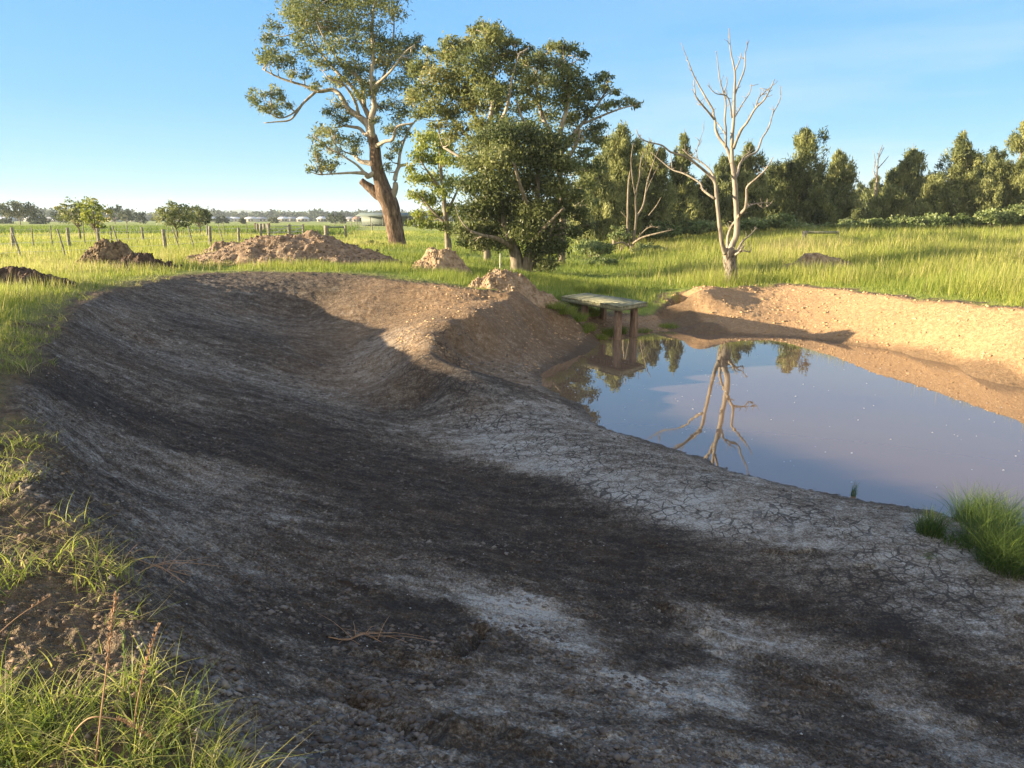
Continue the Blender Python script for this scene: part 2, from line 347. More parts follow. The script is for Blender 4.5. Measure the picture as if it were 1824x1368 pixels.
def gullies():
    for pts, dp, wd in [([(682,1168),(715,1182),(760,1186),(805,1176),(835,1160),(862,1132)], .07, .045), ([(640,1255),(680,1280),(720,1300),(745,1330)], .06, .06), ([(860,1305),(905,1318)], .05, .05), ([(1180,1085),(1240,1130),(1330,1170),(1420,1210),(1500,1240)], .05, .07), ([(1780,1095),(1830,1115)], .05, .03), ([(1360,985),(1400,990),(1450,984)], .03, .025), ([(1530,1010),(1560,1014)], .03, .03)]:
        GUL.append((np.array([zat(a, b)[:2] for a, b in pts]), dp, wd))
def carve(x, y):
    o = np.zeros(x.shape)
    for P, dp, wd in GUL:
        d = np.full(x.shape, 9.)
        for i in range(len(P)-1):
            ax, ay = P[i]; ex, ey = P[i+1]-P[i]; t_ = np.clip(((x-ax)*ex+(y-ay)*ey)/(ex*ex+ey*ey), 0, 1); d = np.minimum(d, np.hypot(x-ax-t_*ex, y-ay-t_*ey))
        d = d*(1+.8*fbm(x*9, y*9, 2, 77)); o -= dp*np.exp(-(d/wd)**2); o += dp*.5*np.exp(-((d-wd*2)/wd)**2)
    return o
def lumps(x, y, sd):
    """crumbly soil inside the dam, gentle waves outside"""
    ins = 1-sstep(-.1, .3, sd)
    a = fbm(x*3.2, y*5.0, 4, 21)*.035
    b = np.abs(fbm(x*9, y*13, 3, 31))*.032
    c = fbm(x*26, y*30, 2, 41)*.018+np.abs(fbm(x*48, y*55, 2, 43))*.013
    bench = sstep(.25, .8, BENCH(x, y))
    amp = (1-.75*bench)
    o = fbm(x*1.1, y*1.1, 4, 51)*.07+fbm(x*9, y*9, 3, 55)*.022
    g = sstep(-.5, .3, sd)*(1-sstep(.3, 2.2, sd))
    return ins*amp*(a+b+c)+ins*carve(x, y)+(1-ins)*o*.7+g*(np.abs(fbm(x*9, y*9, 3, 61))*.05+np.abs(fbm(x*30, y*30, 3, 63))*.03)
# soil lightness map (black topsoil, brown loam, pale cracked clay; spur wall's shade painted in)
SOIL = [(1100,940,.12),(1000,900,.1),(900,870,.1),(820,830,.1),(740,785,.15),(680,745,.25),(1200,1010,.12),(1300,1070,.05),(1380,1060,.2),(1500,1120,.08),(1600,1150,.05),(1700,1220,.1),(1824,1290,.25),(1170,970,.1),
 (760,770,.7),(850,790,.85),(900,800,.85),(1000,830,.85),(1100,870,.95),(1200,900,1.),(1300,920,.85),(1450,950,.78),(1600,980,.72),(1750,1050,.7),(1300,860,.7),(1150,830,.65),(1000,760,.65),(900,740,.7),(800,700,.6),(690,665,.55),(720,700,.3),(780,715,.35),(680,640,.65),(700,610,.7),(1400,1000,.4),(1500,1040,.38),(1700,1100,.6),(1780,1150,.55),(1250,975,.3),(1680,1060,.55),(1100,800,.6),(1200,850,.6),(1500,900,.6),(1650,940,.65),
 (150,600,.22),(250,600,.42),(300,640,.5),(200,680,.4),(350,720,.35),(150,680,.15),(250,740,.1),(330,780,.1),(450,700,.28),(550,650,.25),(450,600,.25),(400,560,.45),(330,540,.35),(500,540,.35),(600,530,.15),(680,530,.15),(550,500,.25),(620,560,.4),(500,600,.3),(560,690,.5),(620,730,.45),(480,760,.12),(560,820,.1),(650,850,.1),(750,900,.1),
 (350,850,.55),(450,900,.5),(280,830,.45),(200,900,.32),(300,950,.5),(400,1000,.42),(250,1000,.35),(550,900,.2),(600,1000,.25),(700,950,.2),(800,980,.12),(900,1000,.12),(720,1025,.5),(950,1090,.85),(1000,1130,.75),(1050,1095,.3),(700,1100,.08),(600,1100,.15),(500,1150,.25),(400,1200,.38),(450,1300,.5),(550,1350,.75),(650,1300,.45),(700,1350,.5),(900,1250,.5),(1000,1220,.45),(1150,1240,.8),(1250,1230,.75),(1300,1300,.2),(1350,1350,.5),(1450,1280,.3),(1550,1320,.25),(1700,1350,.6),(1600,1260,.55),(1500,1200,.2),(1280,1108,.7),(1450,1155,.7),(1560,1175,.6),(750,1200,.3),(850,1150,.2),(850,1330,.25),(1100,1150,.25),(1150,1080,.1),(1000,1050,.15),(300,1150,.3),(350,1330,.35),(850,597,.2),(900,585,.2),(815,615,.15),(870,625,.3),(950,588,.3),(830,600,.12),(870,590,.12),(920,580,.15),(970,575,.1),(940,560,.2),(985,565,.2),(960,590,.15),(905,640,.6),(950,640,.55),(930,670,.6),(880,660,.5),(795,635,.2),(825,665,.2),(900,640,.45),(1000,590,.35)]
# orange clay weight, with the spur's lit top and shaded wall painted in
ORNG = [(300,1000,0),(400,1200,0),(250,900,0),(600,1300,0),(900,1300,0),(200,700,0),(150,620,.05),(500,900,0),(700,1000,0),(1200,1050,0),(1500,1050,0),(1750,1200,0),(1500,950,0),(1100,820,0),(600,800,0),(350,1330,.05),(250,1150,.05),(900,1050,0),(300,560,.05),(500,520,.05),(840,540,.9),(880,540,.9),(790,565,.85),(820,556,.8),(765,592,.75),(745,610,.7),(860,548,.8),(720,605,.5),(800,610,.1),(850,585,.1),(900,575,.2),(880,610,.1),(930,600,.12),(960,575,.1),(985,580,.15),(940,590,.05),(900,640,0),(650,640,.03),(720,660,0),(760,720,0),(600,650,0),(640,590,.1),(500,640,0),(700,700,0),(850,680,0),(920,700,0),(850,540,.7),(950,530,.8),(780,580,.7),(740,620,.6),(900,545,.6),(700,600,.35),(800,525,.45),(1200,540,1),(1300,560,1),(1500,580,1),(1700,600,1),(1824,640,1),(1600,560,1),(1824,570,1),(1100,590,.5),(1040,560,.5),(720,520,.25),
 (880,600,.25),(850,640,.15),(950,600,.2),(940,660,.0),(650,640,.1),(600,700,0),(400,600,0),(500,500,.05),(1000,760,0),(1200,900,0),(800,900,0),(1700,1000,0),(1000,1200,0),(300,800,0),(1500,1300,0),(1300,860,.05)]
def zat(px, py):
    """first hit of the pixel's ray with the terrain"""
    d = ray(px, py); t = np.linspace(1.5, 60, 1500); x = d[0]*t; y = d[1]*t; z = CAMZ+d[2]*t
    h, _ = Hbase(x, y); k = np.argmax(z < h)
    if z[k] >= h[k]: k = len(t)-1
    return x[k], y[k], h[k]
def rbf(ctrl, bw):
    P = np.array([(*zat(a, b)[:2], v) for a, b, v in ctrl]); R = np.hypot(P[:, 0], P[:, 1])*bw
    def f(x, y):
        x = np.asarray(x, float); sh = x.shape; x = x.ravel(); y = np.asarray(y, float).ravel(); o = np.empty(len(x))
        for i in range(0, len(x), 20000):
            d2 = ((x[i:i+20000, None]-P[None, :, 0])**2+(y[i:i+20000, None]-P[None, :, 1])**2)/R[None]**2
            w = np.exp(-np.minimum(d2, 40))+1e-7/(1+d2)**1.5
            o[i:i+20000] = (w*P[None, :, 2]).sum(1)/w.sum(1)
        return o.reshape(sh)
    return f
fS = rbf(SOIL, .055); fO = rbf(ORNG, .10)
BP = np.array([PZ(x, y, -1.62)[:2] for x, y in [(1824,1230),(1500,1080),(1300,1010),(1120,930),(950,850),(800,775),(700,700),(640,640),(700,590),(800,640),(900,715),(1060,770),(1280,845),(1530,905),(1824,950)]])
def BENCH(x, y): return 1-sstep(-.35, .15, sdist(np.asarray(x, float), np.asarray(y, float), BP))
def Hf(x, y):
    x = np.atleast_1d(np.asarray(x, float)); y = np.atleast_1d(np.asarray(y, float))
    z, sd = Hbase(x, y); n = np.hypot(x, y) < 80
    if n.any(): z[n] += lumps(x[n], y[n], sd[n])
    return z
def H1(x, y): return float(Hf(x, y)[0])
def hit(px, py):
    x, y, z = zat(px, py); return np.array([x, y, H1(x, y)])

# ------------------------------------------------------------------ the ground, one sheet to the horizon
gullies()
az = np.concatenate([np.arange(-180, -46, 3.0), np.arange(-46, -38, .5), np.arange(-38, 38, .105), np.arange(38, 46, .5), np.arange(46, 180, 3.0)])
rr = np.concatenate([[.15], np.geomspace(.35, 1.4, 14)[:-1], np.geomspace(1.4, 32, 900)[:-1], np.geomspace(32, 85, 170)[:-1], np.geomspace(85, 9000, 60)])
A, R = np.meshgrid(np.radians(az), rr); X = R*np.sin(A); Y = R*np.cos(A)
xf, yf = X.ravel(), Y.ravel()
zb, sd_ = Hbase(xf, yf)
nr = np.hypot(xf, yf) < 85
zz = zb.copy(); zz[nr] += lumps(xf[nr], yf[nr], sd_[nr])
na, nrg = len(az), len(rr)
i = np.arange(nrg-1)[:, None]*na; j = np.arange(na)[None, :]; j2 = (j+1) % na
q = np.stack([i+j, i+j2, i+na+j2, i+na+j], -1).reshape(-1, 4)[:, ::-1]
cfan = np.array([[k, (k+1) % na, nrg*na] for k in range(na)])[:, ::-1]
V = np.vstack([np.column_stack([xf, yf, zz]), [[0, 0, zz[0]]]])
nv = len(V)
soil = np.zeros(nv); orng = np.zeros(nv); gr = np.ones(nv); crack = np.zeros(nv); wet = np.zeros(nv)
ii = np.where(np.append(nr, True))[0]; ii = ii[ii < len(xf)]
xs, ys, ss = xf[ii], yf[ii], sd_[ii]
soil[ii] = fS(xs+.25*fbm(xs*1.3, ys*1.3, 3, 71), ys+.25*fbm(xs*1.3, ys*1.3, 3, 72)); orng[ii] = np.clip(fO(xs, ys), 0, 1)
crack[ii] = BENCH(xs, ys)
def grassmask(x, y, sd):
    """0 on bare soil, 1 where grass grows"""
    n = fbm(x*1.5, y*1.5, 4, 81)
    g = sstep(.05, .6, sd+n*.9)
    track = 1-sstep(.5, 1.9, sd+n*1.2)                       # trampled strip behind the left rim
    left = (x < -1.0)*1.0
    g = g*(1-left*track*(.55+n)*.95)*(1-(1-sstep(4, 9, np.hypot(x, y)))*.85)
    return np.clip(g, 0, 1)
gr[ii] = grassmask(xs, ys, ss)
sw = np.full(len(ii), 9.)
nearw = (xs > -3) & (xs < 16) & (ys > 3) & (ys < 30)
sw[nearw] = sdist(xs[nearw], ys[nearw], POND)
wet[ii] = 1-sstep(.02, .35, sw)
col = np.column_stack([soil, orng, gr, np.ones(nv)]); col2 = np.column_stack([crack, wet, np.zeros(nv), np.ones(nv)])

m, t, o = nt('ground'); L = t.links
geo = N(t, 'ShaderNodeNewGeometry'); a1 = N(t, 'ShaderNodeAttribute', attribute_name='soil'); a2 = N(t, 'ShaderNodeAttribute', attribute_name='soil2')
s1 = N(t, 'ShaderNodeSeparateColor'); L.new(a1.outputs['Color'], s1.inputs[0]); s2 = N(t, 'ShaderNodeSeparateColor'); L.new(a2.outputs['Color'], s2.inputs[0])
def mth(op, a, b=None, clamp=False):
    n = N(t, 'ShaderNodeMath', operation=op); n.use_clamp = clamp
    for k, v in enumerate((a, b)):
        if v is None: continue
        if isinstance(v, (int, float)): n.inputs[k].default_value = v
        else: L.new(v, n.inputs[k])
    return n.outputs[0]
def mixc(f, a, b, bt='MIX'):
    n = N(t, 'ShaderNodeMix', data_type='RGBA', blend_type=bt)
    for k, v in ((0, f), (6, a), (7, b)):
        if isinstance(v, (int, float)): n.inputs[k].default_value = v
        elif isinstance(v, tuple): n.inputs[k].default_value = (*v, 1)
        else: L.new(v, n.inputs[k])
    return n.outputs[2]
def noise(scale, detail=6, rough=.6, st=(1, 1, 1), rot=0, dist=0):
    mp = N(t, 'ShaderNodeMapping'); mp.inputs['Scale'].default_value = st; mp.inputs['Rotation'].default_value = (0, 0, rot)
    L.new(geo.outputs['Position'], mp.inputs[0]); n = N(t, 'ShaderNodeTexNoise', i_Scale=scale, i_Detail=detail, i_Roughness=rough, i_Distortion=dist)
    L.new(mp.outputs[0], n.inputs['Vector']); return n.outputs[0]
streak = noise(3.4, 7, .7, (.55, 1.35, .6), .12)
fine = noise(46, 4, .78); med = noise(9, 5, .72); big = noise(1.1, 5, .6)
v = mth('ADD', s1.outputs[0], mth('MULTIPLY', mth('SUBTRACT', streak, .5), 1.35))
v = mth('ADD', v, mth('MULTIPLY', mth('SUBTRACT', med, .5), 1.2))
v = mth('ADD', v, mth('MULTIPLY', mth('SUBTRACT', fine, .5), 1.9))
sr = ramp(t, [(0, (.040, .030, .022)), (.3, (.092, .072, .052)), (.52, (.190, .157, .120)), (.78, (.36, .325, .27)), (1, (.56, .53, .475))]); L.new(v, sr.inputs[0])
vo = mth('ADD', .5, mth('ADD', mth('MULTIPLY', mth('SUBTRACT', med, .5), 1.3), mth('MULTIPLY', mth('SUBTRACT', fine, .5), .9)))
orr = ramp(t, [(0, (.19, .10, .045)), (.45, (.41, .255, .13)), (.8, (.54, .375, .21)), (1, (.60, .46, .29))]); L.new(vo, orr.inputs[0])
of = mth('ADD', s1.outputs[1], mth('MULTIPLY', mth('SUBTRACT', big, .5), .4), True)
soilc = mixc(of, sr.outputs[0], orr.outputs[0])
# cracks in the pale clay
vmp = N(t, 'ShaderNodeMapping'); L.new(geo.outputs['Position'], vmp.inputs[0])
dn = N(t, 'ShaderNodeTexNoise', i_Scale=5.0, i_Detail=3); L.new(geo.outputs['Position'], dn.inputs['Vector'])
dadd = N(t, 'ShaderNodeVectorMath', operation='MULTIPLY_ADD'); L.new(dn.outputs['Color'], dadd.inputs[0]); dadd.inputs[1].default_value = (.16, .16, 0); L.new(geo.outputs['Position'], dadd.inputs[2])
flat = N(t, 'ShaderNodeVectorMath', operation='MULTIPLY'); L.new(dadd.outputs[0], flat.inputs[0]); flat.inputs[1].default_value = (1, 1, 0)
def vor(sc):
    n = N(t, 'ShaderNodeTexVoronoi', feature='DISTANCE_TO_EDGE', i_Scale=sc); L.new(flat.outputs[0], n.inputs['Vector']); return n.outputs[0]
cgate = mth('MULTIPLY', s2.outputs[0], mth('MULTIPLY', mth('SUBTRACT', noise(1.6, 4, .6), .36), 6.0, True))
v1 = mth('MULTIPLY', mth('LESS_THAN', vor(7), mth('MULTIPLY', mth('SUBTRACT', noise(5, 2), .2), .16)), cgate)
v2 = mth('MULTIPLY', mth('LESS_THAN', vor(17), mth('MULTIPLY', mth('SUBTRACT', noise(3, 2), .35), .22)), cgate)
ck = mth('MAXIMUM', v1, mth('MULTIPLY', v2, .6))
soilc = mixc(mth('MULTIPLY', ck, .75), soilc, (.035, .03, .026))  # dark crack colour stands in for the shade inside the cavity
# small white shell and stone flecks
vf = N(t, 'ShaderNodeTexVoronoi', feature='F1', i_Scale=9.0); L.new(geo.outputs['Position'], vf.inputs['Vector'])
fl = mth('MULTIPLY', mth('LESS_THAN', vf.outputs['Distance'], .05), mth('GREATER_THAN', noise(3.1, 2), .53))
soilc = mixc(mth('MULTIPLY', fl, .9), soilc, (.6, .6, .58))
soilc = mixc(mth('MULTIPLY', s2.outputs[1], .55), soilc, (.05, .04, .03))
gn = noise(2.3, 5, .65); g2 = noise(.12, 5, .6)
gg = ramp(t, [(.25, (.11, .16, .03)), (.5, (.25, .30, .055)), (.75, (.38, .37, .11))]); L.new(mth('ADD', mth('MULTIPLY', gn, .6), mth('MULTIPLY', g2, .45)), gg.inputs[0])
dirt = ramp(t, [(.3, (.05, .035, .025)), (.55, (.16, .11, .07)), (.75, (.28, .19, .12))]); L.new(med, dirt.inputs[0])
gm = mth('ADD', s1.outputs[2], mth('MULTIPLY', mth('SUBTRACT', fine, .5), .5), True)
outc = mixc(gm, dirt.outputs[0], gg.outputs[0])
ins = N(t, 'ShaderNodeAttribute', attribute_name='inside')
base = mixc(ins.outputs['Fac'], outc, soilc)
b = N(t, 'ShaderNodeBsdfPrincipled', i_Roughness=.92); b.inputs['Specular IOR Level'].default_value = .25
L.new(base, b.inputs['Base Color'])
hgt = mth('ADD', mth('MULTIPLY', noise(38, 3, .7), .35), mth('ADD', mth('MULTIPLY', med, .5), mth('MULTIPLY', noise(14, 4, .7, (.6, 1.4, 1)), .6)))
hgt = mth('SUBTRACT', hgt, mth('MULTIPLY', ck, .9))
bp = N(t, 'ShaderNodeBump', i_Strength=1.0, i_Distance=.10); L.new(hgt, bp.inputs['Height']); L.new(bp.outputs[0], b.inputs['Normal'])
L.new(b.outputs[0], o.inputs[0]); M['ground'] = m
inside = np.zeros(nv); inside[:len(xf)] = 1-sstep(-.15, .18, sd_+.12*fbm(xf*4, yf*4, 3, 91))
me = mesh_np('ground', V, [q, cfan], m, {'soil': ('POINT', 'FLOAT_COLOR', col), 'soil2': ('POINT', 'FLOAT_COLOR', col2), 'inside': ('POINT', 'FLOAT', inside)})
tag(link('ground', me), kind='structure')

# ------------------------------------------------------------------ pond water
m, t, o = nt('muddy_water'); L = t.links
b = N(t, 'ShaderNodeBsdfPrincipled', i_Roughness=.0, i_IOR=1.5)
b.inputs['Base Color'].default_value = (.18, .118, .075, 1); b.inputs['Specular IOR Level'].default_value = .75
geo = N(t, 'ShaderNodeNewGeometry'); nz = N(t, 'ShaderNodeTexNoise', i_Scale=1.6, i_Detail=3); L.new(geo.outputs['Position'], nz.inputs['Vector'])
bp = N(t, 'ShaderNodeBump', i_Strength=.05, i_Distance=.02); L.new(nz.outputs[0], bp.inputs['Height']); L.new(bp.outputs[0], b.inputs['Normal'])
L.new(b.outputs[0], o.inputs[0]); M['water'] = m
cen = POND[:, :2].mean(0)
wp = []
for k in range(len(POND)):                                  # a little beyond the shoreline, under the banks
    a = POND[k-1][:2]; b_ = POND[(k+1) % len(POND)][:2]; tn = (b_-a)/np.linalg.norm(b_-a); nn_ = np.array([tn[1], -tn[0]])
    p = POND[k][:2]
    if inpoly(np.array([p[0]+nn_[0]*.05]), np.array([p[1]+nn_[1]*.05]), POND)[0]: nn_ = -nn_
    wp.append([*(p+nn_*.35), WZ])
import bmesh
bm = bmesh.new(); vs = [bm.verts.new(p) for p in wp]; fc = bm.faces.new(vs); bmesh.ops.triangulate(bm, faces=[fc]); bmesh.ops.recalc_face_normals(bm, faces=bm.faces)
me = bpy.data.meshes.new('pond_water'); bm.to_mesh(me); bm.free(); me.materials.append(M['water'])
if me.polygons[0].normal.z < 0: me.flip_normals()
tag(link('pond_water', me), kind='structure')
#PART2
# ------------------------------------------------------------------ foliage builders
def leaves(cen, rad, n, size, asp=.35, droop=.4, tint0=.5, spread=.28, sub=None, flat=.8, dome=.3):
    """n diamond leaves in an irregular clump of sub-sprays; returns verts, quads, tint"""
    cen = np.asarray(cen); k = sub or max(5, int(n/34))
    d = rng.normal(size=(k, 3)); d /= np.linalg.norm(d, axis=1)[:, None]; d[:, 2] = d[:, 2]*flat+dome*.3
    sc = cen+d*rad*(rng.uniform(.25, 1.0, (k, 1))**.6)
    st = rng.normal(0, .17, k)
    w = rng.integers(0, k, n)
    p = sc[w]+rng.normal(size=(n, 3))*rad*spread*np.array([1, 1, .8])
    return leafquads(p, size, asp, droop, tint0+st[w]+rng.normal(0, .12, n))
def leafquads(p, size, asp, droop, tint):
    n = len(p)
    a = rng.normal(size=(n, 3)); a[:, 2] -= droop*1.6; a /= np.linalg.norm(a, axis=1)[:, None]
    b = np.cross(a, rng.normal(size=(n, 3))); b /= np.linalg.norm(b, axis=1)[:, None]+1e-9
    s = (size*rng.uniform(.6, 1.3, n))[:, None]
    v = np.stack([p-a*s*.5, p+b*s*asp*.5, p+a*s*.5, p-b*s*asp*.5], 1).reshape(-1, 3)
    return v, np.arange(4*n).reshape(-1, 4), np.clip(tint, 0, 1)
def bezier_to(a, b, sag=.15, seed=0, n=5):
    a = np.asarray(a, float); b = np.asarray(b, float); t = np.linspace(0, 1, n)[:, None]
    L_ = np.linalg.norm(b-a); r = np.random.default_rng(seed)
    return a*(1-t)+b*t+np.sin(t*math.pi)*np.array([r.normal(0, .08), r.normal(0, .08), -sag+r.normal(0, .05)])*L_
def traced_tree(name, label, group, base_px, Y, trunk, limbs, clusters, leafmat, barkmats, ppm, depth=.8, dens=1.0, lsize=.25, asp=.35, tint=.5, twig=.02, droop=.4, spread=.40, zbase=None, flat=.8):
    """trunk / limbs: lists of [(px,py,radius_px,depth offset m)...]; clusters (px,py,r px)"""
    base = at(base_px[0], base_px[1], Y); base[2] = (H1(base[0], base[1])-.1) if zbase is None else zbase
    root = empty(name, base, label, 'tree', group)
    mt = MB()
    pts_all = []
    for li, pl in enumerate(trunk):
        P = [at(a, b, Y+(c[1] if len(c) > 1 else 0)) for a, b, *c in pl]; Rr = [c[0]*Y/F for a, b, *c in pl]
        if li == 0: P[0][2] = base[2]-.1
        tube(mt, P, Rr, 14, 4, .16, seed=li); pts_all += list(crom(P, 4))
    mt.build('trunk', barkmats[0], root, off=base)
    mb = MB()
    for li, pl in enumerate(limbs):
        P = [at(a, b, Y+(c[1] if len(c) > 1 else 0)) for a, b, *c in pl]; Rr = [c[0]*Y/F for a, b, *c in pl]
        tube(mb, P, Rr, 7, 4, .08, seed=li); pts_all += list(crom(P, 4))
    PA = np.array(pts_all)
    lf = MB()
    for ci, (px, py, r) in enumerate(clusters):
        R_ = r*Y/F; dy = rng.uniform(-1, 1)*depth*min(3.2, R_*2.6)
        c = at(px, py, Y); 
        near = PA[np.argmin(np.linalg.norm(PA-c, axis=1))]
        c = at(px, py, Y+dy+(near[1]-Y)*.6)
        c[2] = max(c[2], base[2]+R_*.6)
        dd = np.linalg.norm((PA-c)*np.array([1, .5, 1]), axis=1)+np.maximum(0, PA[:, 2]-c[2]+.2)*1.5
        s = PA[np.argmin(dd)]
        for q_ in range(4):
            e = c+rng.normal(size=3)*R_*.45
            tube(mb, bezier_to(s if q_ == 0 else (s*.35+c*.65), e, .06, ci*7+q_), np.linspace(twig*(1.6 if q_ == 0 else .9), twig*.35, 5), 4, 1)
        n = int(dens*5.2*3.14*R_**2/(lsize*lsize*asp*.5))
        v, q, tt = leaves(c, np.array([R_, R_*1.05, R_*.8]), max(n, 60), lsize, asp, droop, tint+rng.normal(0, .12), spread, flat=flat)
        lf.add(v, q, tint=tt)
    mb.build('branch', barkmats[1], root, off=base)
    lf.build('crown', leafmat, root, smooth=False, off=base)
    return root

# ---- the big leaning gum on the left
GT = [[(709,446,21),(708,436,17),(703,412,15.5),(698,388,15),(692,362,15.5),(684,346,16),(679,330,13),(673,305,11.5),(669,283,11),(667,262,9.5),(662,242,9)],
      [(684,350,9),(674,347,9),(663,337,8),(652,329,6.5),(643,322,5.5)]]
GL = [[(662,242,8),(655,222,6.5,.3),(640,208,5.5,.6),(619,193,5,1.),(606,169,4,1.2),(591,160,3.4,1.4),(567,163,3,1.4),(543,153,2.4,1.5),(510,143,2,1.6),(488,134,1.5,1.6),(468,123,1,1.7)],
      [(562,164,2.4,1.4),(540,184,2.2,1.2),(529,200,2,1.1),(516,214,1.6,1.),(492,217,1.2,1.),(470,219,.8,1.)],
      [(540,184,1.8,1.2),(520,203,1.5,.9),(498,210,1.2,.8),(475,198,1,.7),(460,188,.7,.7)],
      [(664,250,6.5),(661,215,5.5,-.5),(667,191,5,-.6),(665,175,4.5,-.8),(661,132,3.5,-1),(665,105,3,-1),(663,44,2.3,-1),(668,0,1.6,-1),(672,-30,1,-1)],
      [(661,240,6,.2),(659,215,5,.8),(650,193,4.5,1.2),(630,158,3.5,1.6),(597,125,2.6,2),(567,88,1.8,2.2),(545,50,1.2,2.3)],
      [(650,193,3.5,1.2),(641,142,3,.2),(610,116,2.4,-.6),(580,72,1.7,-1.2),(560,30,1.1,-1.4)],
      [(665,160,3,-.8),(670,151,2.6,-1.2),(696,127,2,-2),(720,95,1.4,-2.4),(738,80,.9,-2.5)],
      [(668,262,4),(685,252,3.2,-1),(700,248,2.7,-1.4),(707,226,2.2,-1.6),(738,219,1.4,-1.8)],
      [(689,360,8),(697,352,6.5),(704,335,5),(704,316,4),(711,297,3.2,.3),(724,293,2.2,.5)],
      [(710,299,3,.3),(714,268,2.4,.6),(729,230,1.8,.8),(746,206,1.2,1),(750,180,.8,1.2)],
      [(674,306,5),(665,309,4.5,-.3),(654,315,4,-.5),(650,309,3.4,-.6),(626,308,2.2,-.9),(604,309,1.7,-1),(575,311,1,-1.2)],
      [(651,310,2.6,-.6),(636,294,2,-.9),(619,283,1.6,-1.2),(606,274,1,-1.3)],
      [(668,293,5),(655,290,4.5,.3),(642,287,3.6,.6),(630,276,2.2,.8)],
      [(656,240,4,.3),(650,239,3.6,.4),(641,229,3,.6),(628,226,2.5,.7),(613,224,2,.8)],
      [(640,208,3,.6),(632,180,2.4,-.4),(612,150,1.8,-1.2),(585,140,1.1,-1.6)],
      [(665,175,2.6,-.8),(685,130,2.1,.6),(700,70,1.5,1.2),(702,20,1,1.3)]]
GCL = [(540,15,28),(570,8,32),(605,2,32),(640,0,34),(675,0,26),(700,22,18),(708,-15,22),(520,30,22),(545,50,26),(580,48,28),(615,45,26),(650,45,26),(485,48,15),(475,68,13),(497,72,13),(530,75,14),(600,80,22),(640,80,20),(668,70,18),(482,100,17),(500,112,17),(470,112,13),(520,110,14),(552,88,20),(520,132,11),(542,130,12),(575,118,16),(612,112,20),(642,120,20),(665,92,18),(692,85,20),(718,74,18),(735,86,15),(742,72,10),(700,105,22),(680,115,18),(725,102,17),(632,138,17),(590,143,12),(560,152,11),(606,148,13),(655,148,16),
 (455,178,12),(452,165,8),(474,170,11),(490,163,12),(468,190,12),(487,190,12),(508,178,11),(516,190,10),(492,205,9),(588,198,13),(600,186,14),(618,208,12),(605,214,12),(575,236,14),(592,234,14),(603,250,14),(558,243,9),(632,252,16),(560,272,11),(580,262,13),(572,284,12),(592,292,12),(600,272,12),(555,302,9),(572,300,10),(588,300,10),(635,272,12),(660,162,15),(690,152,18),(718,148,18),(700,188,16),(725,196,15),(692,228,14),(716,236,13),(668,254,12),(700,262,12),(690,298,9),(692,278,9),(728,122,17),(712,212,12),(742,140,12),(548,-15,26),(600,-30,28),(650,-35,28),(640,170,12),(676,190,12),(735,165,13),(672,212,9)]
traced_tree('gum_tree', 'tall leaning pale-barked gum with a broken stub, tallest tree, left of the leafy clump', None, (708,440), 51, GT, GL, GCL, M['gum'], (M['bark_brown'], M['bark']), 1, dens=.5, lsize=.24, asp=.3, tint=.5, twig=.035)

# ---- the leafy clump in the middle
B1 = [[(868,470,6.5),(866,400,6),(868,330,5.8),(866,270,5.5),(866,235,5)]]
BL1 = [[(866,238,6.5),(852,218,5,.4),(843,200,3.5,.8),(835,150,2.5,1),(830,100,1.5,1)],[(866,238,6),(875,200,4,-.5),(880,150,3,-.6),(872,90,2,-.7),(862,50,1,-.7)],[(866,262,5),(830,240,3.5,1),(795,200,2.5,1.6),(765,165,1.6,2),(750,140,1,2.2)],
       [(867,262,4),(900,200,3,-1),(912,140,2,-1.5),(925,95,1.2,-1.7)],[(867,300,4),(830,285,3,.5),(790,262,2,1)],[(866,300,4),(895,272,3,-.8),(925,235,2,-1)]]
BC1 = [(840,258,18),(830,290,15),(872,252,18),(905,256,18),(860,45,13),(875,58,16),(845,58,12),(886,66,16),(866,78,20),(838,80,18),(800,76,13),(820,88,16),(900,80,14),(914,76,10),(905,100,16),(790,96,13),(810,105,20),(850,105,24),(885,112,20),(765,92,10),(738,122,15),(758,116,15),(775,135,20),(815,135,24),(855,140,24),(758,160,18),(738,176,18),(795,165,24),(830,165,24),(870,165,24),(770,195,20),(802,200,20),(745,203,13),(780,222,13),(840,192,22),(880,190,22),(915,130,17),(925,96,11),(940,86,9),(900,165,20),(860,222,20),(900,222,20),(820,228,16),(800,245,14)]
traced_tree('gum_tree', 'broad olive-green gum behind the dense tree, crown highest of the middle clump', 'gums of the middle clump', (868,455), 39, B1, BL1, BC1, M['gum'], (M['bark_grey'], M['bark']), 1, dens=.9, lsize=.20, asp=.36, tint=.55, twig=.03)
B2 = [[(1000,468,6.5),(1002,400,6),(998,330,5.6),(996,290,5.4),(993,262,5)]]
BL2 = [[(993,265,6),(980,235,4.5,.3),(965,205,3.4,.6),(955,150,2.2,.9),(950,110,1.2,1)],[(994,262,6),(1000,225,4.5,-.5),(1012,180,3,-.8),(1010,120,1.8,-1)],[(995,280,5),(1025,235,3.6,.5),(1050,205,2.6,.8),(1075,170,1.8,1),(1085,140,1,1)],[(1040,220,2.4,.6),(1075,205,1.8,.2),(1110,192,1.2,0),(1132,188,.8,0)],
       [(995,300,4.5),(960,262,3.2,-1),(930,210,2.2,-1.4),(920,180,1.4,-1.5)],[(996,300,4),(1020,270,3,-.6),(1035,230,2,-.9)]]
